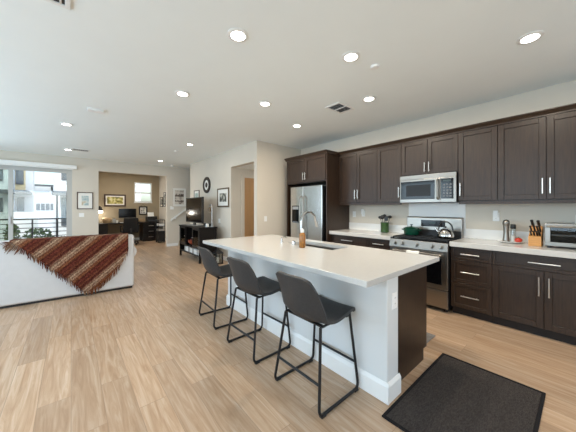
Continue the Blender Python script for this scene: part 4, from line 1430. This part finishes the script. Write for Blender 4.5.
# lantern near the wall
lx, ly = 2.74, 5.86
t = thing('lantern', 'black metal lantern on the floor beyond the farthest stool', 'lantern', (lx, ly, 0))
MB().box(lx - 0.10, lx + 0.10, ly - 0.10, ly + 0.10, 0, 0.03).build('base', 'black_metal', t, bevel=0.004)
for sx in (-1, 1):
    for sy in (-1, 1):
        MB().box(lx + sx * 0.085 - 0.01, lx + sx * 0.085 + 0.01, ly + sy * 0.085 - 0.01, ly + sy * 0.085 + 0.01, 0.03, 0.26).build('post', 'black_metal', t)
MB().box(lx - 0.082, lx - 0.079, ly - 0.075, ly + 0.075, 0.03, 0.26).box(lx + 0.079, lx + 0.082, ly - 0.075, ly + 0.075, 0.03, 0.26).box(lx - 0.075, lx + 0.075, ly - 0.082, ly - 0.079, 0.03, 0.26).box(lx - 0.075, lx + 0.075, ly + 0.079, ly + 0.082, 0.03, 0.26).build('glass', 'jar_glass', t)
a = 0.115
MB().add([(lx - a, ly - a, 0.26), (lx + a, ly - a, 0.26), (lx + a, ly + a, 0.26), (lx - a, ly + a, 0.26), (lx - 0.03, ly - 0.03, 0.35), (lx + 0.03, ly - 0.03, 0.35), (lx + 0.03, ly + 0.03, 0.35), (lx - 0.03, ly + 0.03, 0.35)],
         [(0, 1, 2, 3), (4, 5, 6, 7), (0, 1, 5, 4), (1, 2, 6, 5), (2, 3, 7, 6), (3, 0, 4, 7)]).build('roof', 'black_metal', t)
MB().tube([(lx, ly + 0.045 * math.cos(q), 0.385 + 0.045 * math.sin(q)) for q in [2 * PI * k / 16 for k in range(16)]], 0.005, 8, close=True).build('ring_handle', 'black_metal', t, smooth=40)
MB().cyl((lx, ly, 0.0305), (lx, ly, 0.16), 0.035, 18).build('candle', 'paper', t, smooth=40)

# ================================================================== office nook
DZ = 0.78
DY0 = 11.62
t = thing('desk', 'dark wood built-in desk along the back of the office nook', 'desk', (1.6, 12.0, 0))
MB().box(0.215, 2.82, DY0, OY - 0.016, DZ - 0.035, DZ).build('top', 'dark_wood', t, bevel=0.003)
pd = MB().box(2.22, 2.80, DY0 + 0.04, OY - 0.02, 0.0, DZ - 0.036).build('pedestal', 'dark_wood', t)
for k in range(3):
    d = MB().box(2.23, 2.79, DY0 + 0.02, DY0 + 0.04, 0.06 + k * 0.228, 0.278 + k * 0.228).build('drawer', 'dark_wood', pd, bevel=0.003)
    MB().box(2.42, 2.60, DY0 - 0.005, DY0 + 0.02, 0.17 + k * 0.228, 0.185 + k * 0.228).build('handle', 'nickel', d, bevel=0.002)
pd = MB().box(0.22, 1.05, DY0 + 0.04, OY - 0.02, 0.0, DZ - 0.036).build('cupboard', 'dark_wood', t)
for x in (0.23, 0.64):
    d = MB().box(x, x + 0.40, DY0 + 0.02, DY0 + 0.04, 0.06, 0.73).build('door', 'dark_wood', pd, bevel=0.003)

t = thing('monitor', 'black screen desktop monitor centred on the office desk', 'monitor', (1.74, 12.05, DZ))
MB().box(1.437, 2.048, 12.03, 12.06, 0.96, 1.335).build('panel', 'black', t, bevel=0.004)
MB().box(1.45, 2.035, 12.0275, 12.0305, 0.995, 1.325).build('screen', 'screen', t)
MB().box(1.70, 1.78, 12.06, 12.08, DZ + 0.01, 1.10).build('stand', 'silver', t)
MB().box(1.60, 1.88, 11.97, 12.15, DZ + 0.0005, DZ + 0.012).build('foot', 'silver', t, bevel=0.003)
t = MB().box(1.45, 2.0, 11.74, 11.88, DZ + 0.0005, DZ + 0.018).build('keyboard', 'plate', bevel=0.003)
tag(t, 'white keyboard on the desk in front of the monitor', 'keyboard')

t = thing('desk_lamp', 'black desk lamp with glowing shade at the left of the office desk', 'lamp', (0.72, 12.1, DZ))
MB().lathe(0.70, 12.1, [(0.08, DZ + 0.0005), (0.08, DZ + 0.015), (0.015, DZ + 0.025)], 20).build('base', 'black', t, smooth=40)
MB().tube([(0.70, 12.1, DZ + 0.02), (0.60, 12.1, 1.15), (0.82, 12.08, 1.42)], 0.011, 8).build('arm', 'black', t, smooth=40)
MB().lathe(0.84, 12.06, [(0.085, 1.26), (0.075, 1.33), (0.035, 1.41), (0.02, 1.43)], 20).build('lamp_shade', 'black', t, smooth=40)
MB().lathe(0.84, 12.06, [(0.078, 1.17), (0.088, 1.20), (0.088, 1.262)], 20).build('diffuser', 'glow', t, smooth=40)
bl = bpy.data.lights.new('desk_lamp_light', 'POINT')
bl.energy = 6
bl.color = (1, 0.93, 0.82)
bl.shadow_soft_size = 0.06
bo = bpy.data.objects.new('desk_lamp_light', bl)
COL.objects.link(bo)
bo.parent = t
bo.location = (0.84 - 0.72, 12.06 - 12.1, 1.12 - DZ)

t = MB().lathe(1.05, 12.02, [(0.12, DZ + 0.0005), (0.15, DZ + 0.09), (0.15, DZ + 0.17), (0.13, DZ + 0.20), (0.05, DZ + 0.21)], 22).build('basket', 'basket', smooth=50)
tag(t, 'rounded tan wicker basket on the desk beside the lamp', 'basket')
t = MB().box(1.24, 1.34, 11.98, 12.08, DZ + 0.0005, DZ + 0.16).build('speaker', 'silver', bevel=0.008)
tag(t, 'small grey speaker on the desk left of the monitor', 'speaker')
t = MB().lathe(1.36, 11.84, [(0.035, DZ + 0.0005), (0.04, DZ + 0.10), (0.034, DZ + 0.10), (0.03, DZ + 0.02)], 16).build('mug', 'plate', smooth=40)
tag(t, 'white mug on the desk in front of the grey speaker', 'mug')
t = MB().box(2.16, 2.36, 12.02, 12.12, DZ + 0.0005, DZ + 0.13).build('desk_clock', 'basket', bevel=0.02, segs=3)
tag(t, 'small tan desk clock right of the monitor', 'clock')
t = thing('printer', 'black printer at the right end of the office desk', 'printer', (2.6, 12.0, DZ))
MB().box(2.42, 2.80, 11.85, 12.22, DZ + 0.0005, 1.0).build('body', 'black', t, bevel=0.012, segs=3)
MB().box(2.46, 2.76, 11.82, 11.85, DZ + 0.03, DZ + 0.05).build('paper_tray', 'grey_metal', t)
MB().prism([(12.18, 1.0), (12.20, 1.0), (12.27, 1.17), (12.25, 1.17)], 0, 2.50, 2.74).build('paper_sheet', 'paper', t)


def leaves(t_, x0, x1, z0, z1):
    MB().box(x0, x1, -0.0135, -0.012, z0, z1).build('print', 'leafy_art', t_)


picture('framed_picture', (1.36, OY, 1.67), 0.745, 0.49, 0, 'frame_brown', leaves, 'wide dark framed yellow green leaf print on the brown office wall', 0.055, 0.05)


def mosaic(t_, x0, x1, z0, z1):
    m1 = MB()
    for i in range(3):
        for j in range(3):
            a_, b_ = x0 + (x1 - x0) * (i + 0.12) / 3, z0 + (z1 - z0) * (j + 0.12) / 3
            m1.box(a_, a_ + (x1 - x0) / 3 * 0.72, -0.0145, -0.012, b_, b_ + (z1 - z0) / 3 * 0.72)
    m1.build('print', 'dark_print', t_)


t = picture('framed_picture', (2.365, OY, 1.25), 0.325, 0.36, 0, 'frame_black', mosaic, 'small black framed block hung by a cord under the office window', 0.05, 0.02)
MB().tube([(-0.10, -0.006, 0.18), (0, -0.006, 0.27), (0.10, -0.006, 0.18)], 0.005, 6).build('cord', 'black', t)
picture('framed_picture', (3.0, 11.95, 1.62), 0.38, 0.42, -PI / 2, 'frame_black', flat_art('dark_print'), 'black framed print on the office side wall nearest the window', 0.03, 0.05)
picture('framed_picture', (3.0, 11.48, 1.72), 0.34, 0.60, -PI / 2, 'frame_black', flat_art('dark_print'), 'tall black framed print on the office side wall nearest the opening', 0.03, 0.05)

# office chair, back towards the camera
cx_, cy_ = 1.665, 11.05
t = thing('office_chair', 'black high back swivel chair at the office desk', 'chair', (cx_, cy_, 0))
MB().box(cx_ - 0.25, cx_ + 0.25, cy_ - 0.22, cy_ + 0.26, 0.44, 0.52).build('seat', 'office_fabric', t, bevel=0.03, segs=4)
bk = MB().grid(lambda u, v: (cx_ + (u - 0.5) * 0.50 * (1 - 0.10 * v), cy_ - 0.27 + 0.05 * (2 * u - 1) ** 2 - 0.05 * v, 0.50 + 0.50 * v), 10, 10).build('backrest', 'office_fabric', t, smooth=70)
sd_ = bk.modifiers.new('solid', 'SOLIDIFY'); sd_.thickness = 0.05; sd_.offset = 0
bv = bk.modifiers.new('bevel', 'BEVEL'); bv.width = 0.02; bv.segments = 3
MB().box(cx_ - 0.03, cx_ + 0.03, cy_ - 0.33, cy_ - 0.28, 0.42, 0.62).box(cx_ - 0.03, cx_ + 0.03, cy_ - 0.33, cy_, 0.405, 0.44).build('back_support', 'black', t)
MB().cyl((cx_, cy_, 0.10), (cx_, cy_, 0.44), 0.028, 14).build('gas_lift', 'black', t, smooth=40)
for s in (-1, 1):
    MB().tube(round_path([(cx_ + s * 0.22, cy_, 0.46), (cx_ + s * 0.29, cy_, 0.48), (cx_ + s * 0.29, cy_, 0.68)], 0.03), 0.014, 8).box(cx_ + s * 0.29 - 0.03, cx_ + s * 0.29 + 0.03, cy_ - 0.13, cy_ + 0.13, 0.68, 0.71).build('armrest', 'black', t, smooth=40)
for k in range(5):
    a = 2 * PI * k / 5 + 0.3
    c = (cx_ + 0.30 * math.cos(a), cy_ + 0.30 * math.sin(a))
    lg = MB().tube([(cx_, cy_, 0.12), (c[0], c[1], 0.075)], [0.024, 0.016], 8).build('leg', 'black', t, smooth=40)
    MB().cyl((c[0] - 0.02 * math.sin(a), c[1] + 0.02 * math.cos(a), 0.03), (c[0] + 0.02 * math.sin(a), c[1] - 0.02 * math.cos(a), 0.03), 0.03, 14).cyl((c[0], c[1], 0.05), (c[0], c[1], 0.08), 0.008, 8).build('caster', 'black', lg, smooth=40)

# black rolling file rack at the right of the nook
qx, qy = 2.69, 10.95
t = thing('file_rack', 'tall black rolling file rack against the office side wall', 'rack', (qx, qy, 0))
MB().box(qx - 0.13, qx + 0.13, qy - 0.2, qy + 0.2, 0.06, 0.46).build('cabinet', 'black', t, bevel=0.006)
for sx in (-1, 1):
    for sy in (-1, 1):
        MB().cyl((qx + sx * 0.12, qy + sy * 0.18, 0.46), (qx + sx * 0.12, qy + sy * 0.18, 0.90), 0.011, 8).build('post', 'black_metal', t, smooth=40)
        MB().sphere((qx + sx * 0.1, qy + sy * 0.16, 0.03), 0.03).build('caster', 'black', t, smooth=60)
for z in (0.64, 0.88):
    MB().box(qx - 0.13, qx + 0.13, qy - 0.2, qy + 0.2, z, z + 0.02).build('shelf', 'black_metal', t)
t = MB().box(qx - 0.10, qx + 0.11, qy - 0.15, qy + 0.12, 0.6605, 0.74).build('paper_stack', 'paper', bevel=0.004)
tag(t, 'stack of white paper on the middle shelf of the black rack', 'paper')
t = MB().box(qx - 0.11, qx + 0.10, qy - 0.16, qy + 0.15, 0.4605, 0.53).build('document_box', 'silver', bevel=0.006)
tag(t, 'grey document box on the lower level of the black rack', 'box')

# ================================================================== ceiling fittings
def make_downlight(label):
    t_ = thing('downlight', label, 'ceiling light', (0, 0, 0), 'recessed ceiling lights')
    MB().lathe(0, 0, [(0.060, -0.001), (0.088, -0.001), (0.088, -0.006), (0.072, -0.012), (0.060, -0.010), (0.060, -0.001)], 32, cap=False).build('trim_ring', 'white', t_, smooth=40)
    MB().lathe(0, 0, [(0.060, -0.002), (0.060, -0.008), (0.02, -0.0085)], 28).build('lens', 'lens', t_, smooth=40)
    l = bpy.data.lights.new('downlight_lamp', 'AREA')
    l.shape = 'DISK'
    l.size = 0.11
    l.energy = LAMP_POWER
    l.color = LAMP_COLOR
    o_ = bpy.data.objects.new('downlight_lamp', l)
    COL.objects.link(o_)
    o_.parent = t_
    o_.location = (0, 0, -0.012)
    return t_


lights = [(1.068, 1.897, 'largest recessed ceiling light at top centre, nearest the camera on the left of the island'),
          (2.046, 1.460, 'recessed ceiling light above the island right beside the small round sprinkler'),
          (2.980, 0.303, 'recessed ceiling light at the far right, nearest the wide upper cabinet'),
          (3.017, 1.866, 'recessed ceiling light just right of the square ceiling vent'),
          (3.040, 3.309, 'recessed ceiling light in front of the refrigerator cabinet'),
          (2.058, 2.900, 'recessed ceiling light above the sink end of the island'),
          (1.079, 3.330, 'recessed ceiling light above the farthest bar stool'),
          (2.076, 5.891, 'recessed ceiling light in front of the hallway opening'),
          (2.109, 8.560, 'recessed ceiling light farthest away in front of the office nook'),
          (-0.061, 5.856, 'recessed ceiling light above the white sofa'),
          (4.30, 5.26, 'unseen ceiling light added to brighten the hallway beyond the kitchen wall'),  # out of sight, added as hallway fill
          (1.45, 11.0, 'unseen ceiling light added to brighten the office nook behind its header'),  # hidden by the header, added to light the nook
          (-0.059, 8.404, 'recessed ceiling light nearest the sliding glass door')]
proto = kitchen_lamp = None
for x, y, lab in lights:
    if proto is None:
        proto = o = make_downlight(lab)
    else:
        o = copy_tree(proto)
    o.location = (x, y, CEIL)
    o['label'] = lab
    if x > 1.9 and y < 5:
        lamp = [c for c in o.children if c.type == 'LIGHT'][0]
        if kitchen_lamp is None:
            kitchen_lamp = lamp.data.copy()
            kitchen_lamp.energy, kitchen_lamp.color = KITCHEN_POWER, KITCHEN_COLOR
        lamp.data = kitchen_lamp
    if 4.73 < y < 5.79 and x > 3.2:
        o.location.z = 2.40
    if y > 10:
        lamp = [c for c in o.children if c.type == 'LIGHT'][0]
        lamp.data = lamp.data.copy()
        lamp.data.energy = 24


def ceiling_vent(x, y, w_, d_, label):
    t_ = thing('air_vent', label, 'vent', (x, y, CEIL))
    MB().ring((x - w_ / 2, x + w_ / 2, y - d_ / 2, y + d_ / 2), (x - w_ / 2 + 0.03, x + w_ / 2 - 0.03, y - d_ / 2 + 0.03, y + d_ / 2 - 0.03), CEIL - 0.012, CEIL).build('frame', 'white', t_, bevel=0.003)
    MB().box(x - w_ / 2 + 0.03, x + w_ / 2 - 0.03, y - d_ / 2 + 0.03, y + d_ / 2 - 0.03, CEIL - 0.003, CEIL - 0.001).build('duct', 'black', t_)
    sl_ = MB()
    n_ = 7
    for k in range(n_):
        xx = x - w_ / 2 + 0.03 + (w_ - 0.06) * (k + 0.5) / n_
        sl_.prism([(xx - 0.008, CEIL - 0.013), (xx - 0.007, CEIL - 0.014), (xx + 0.004, CEIL - 0.008), (xx + 0.003, CEIL - 0.007)], 1, y - d_ / 2 + 0.03, y + d_ / 2 - 0.03)
    sl_.box(x - 0.006, x + 0.006, y - d_ / 2 + 0.03, y + d_ / 2 - 0.03, CEIL - 0.014, CEIL - 0.004)
    sl_.build('slats', 'white', t_)


ceiling_vent(2.975, 2.315, 0.36, 0.26, 'white louvred ceiling vent in front of the upper cabinets')
ceiling_vent(-0.183, 2.315, 0.36, 0.26, 'white louvred ceiling vent at the top left edge of the picture')
ceiling_vent(0.18, 8.25, 0.36, 0.26, 'white louvred ceiling vent near the sliding door beside a recessed light')
t = MB().box(0.18, 0.375, 4.655, 4.765, CEIL - 0.035, CEIL).build('sensor_box', 'plate', bevel=0.006)
tag(t, 'white rectangular sensor box on the ceiling above the sofa', 'sensor')
for x, y, r_, lab, nm in ((2.371, 1.398, 0.045, 'small round white sprinkler cover beside the ceiling light above the island', 'sprinkler_cover'),
                          (2.058, 6.814, 0.045, 'small round white sprinkler cover on the ceiling of the living room', 'sprinkler_cover'),
                          (2.636, 9.20, 0.075, 'round white smoke detector on the ceiling by the stair wall', 'smoke_detector')):
    t = MB().lathe(x, y, [(r_, CEIL), (r_, CEIL - 0.008), (r_ * 0.9, CEIL - 0.018), (r_ * 0.5, CEIL - 0.022 if r_ < 0.06 else CEIL - 0.035)], 24).build(nm, 'plate', smooth=40)
    tag(t, lab, 'sprinkler' if r_ < 0.06 else 'smoke detector')
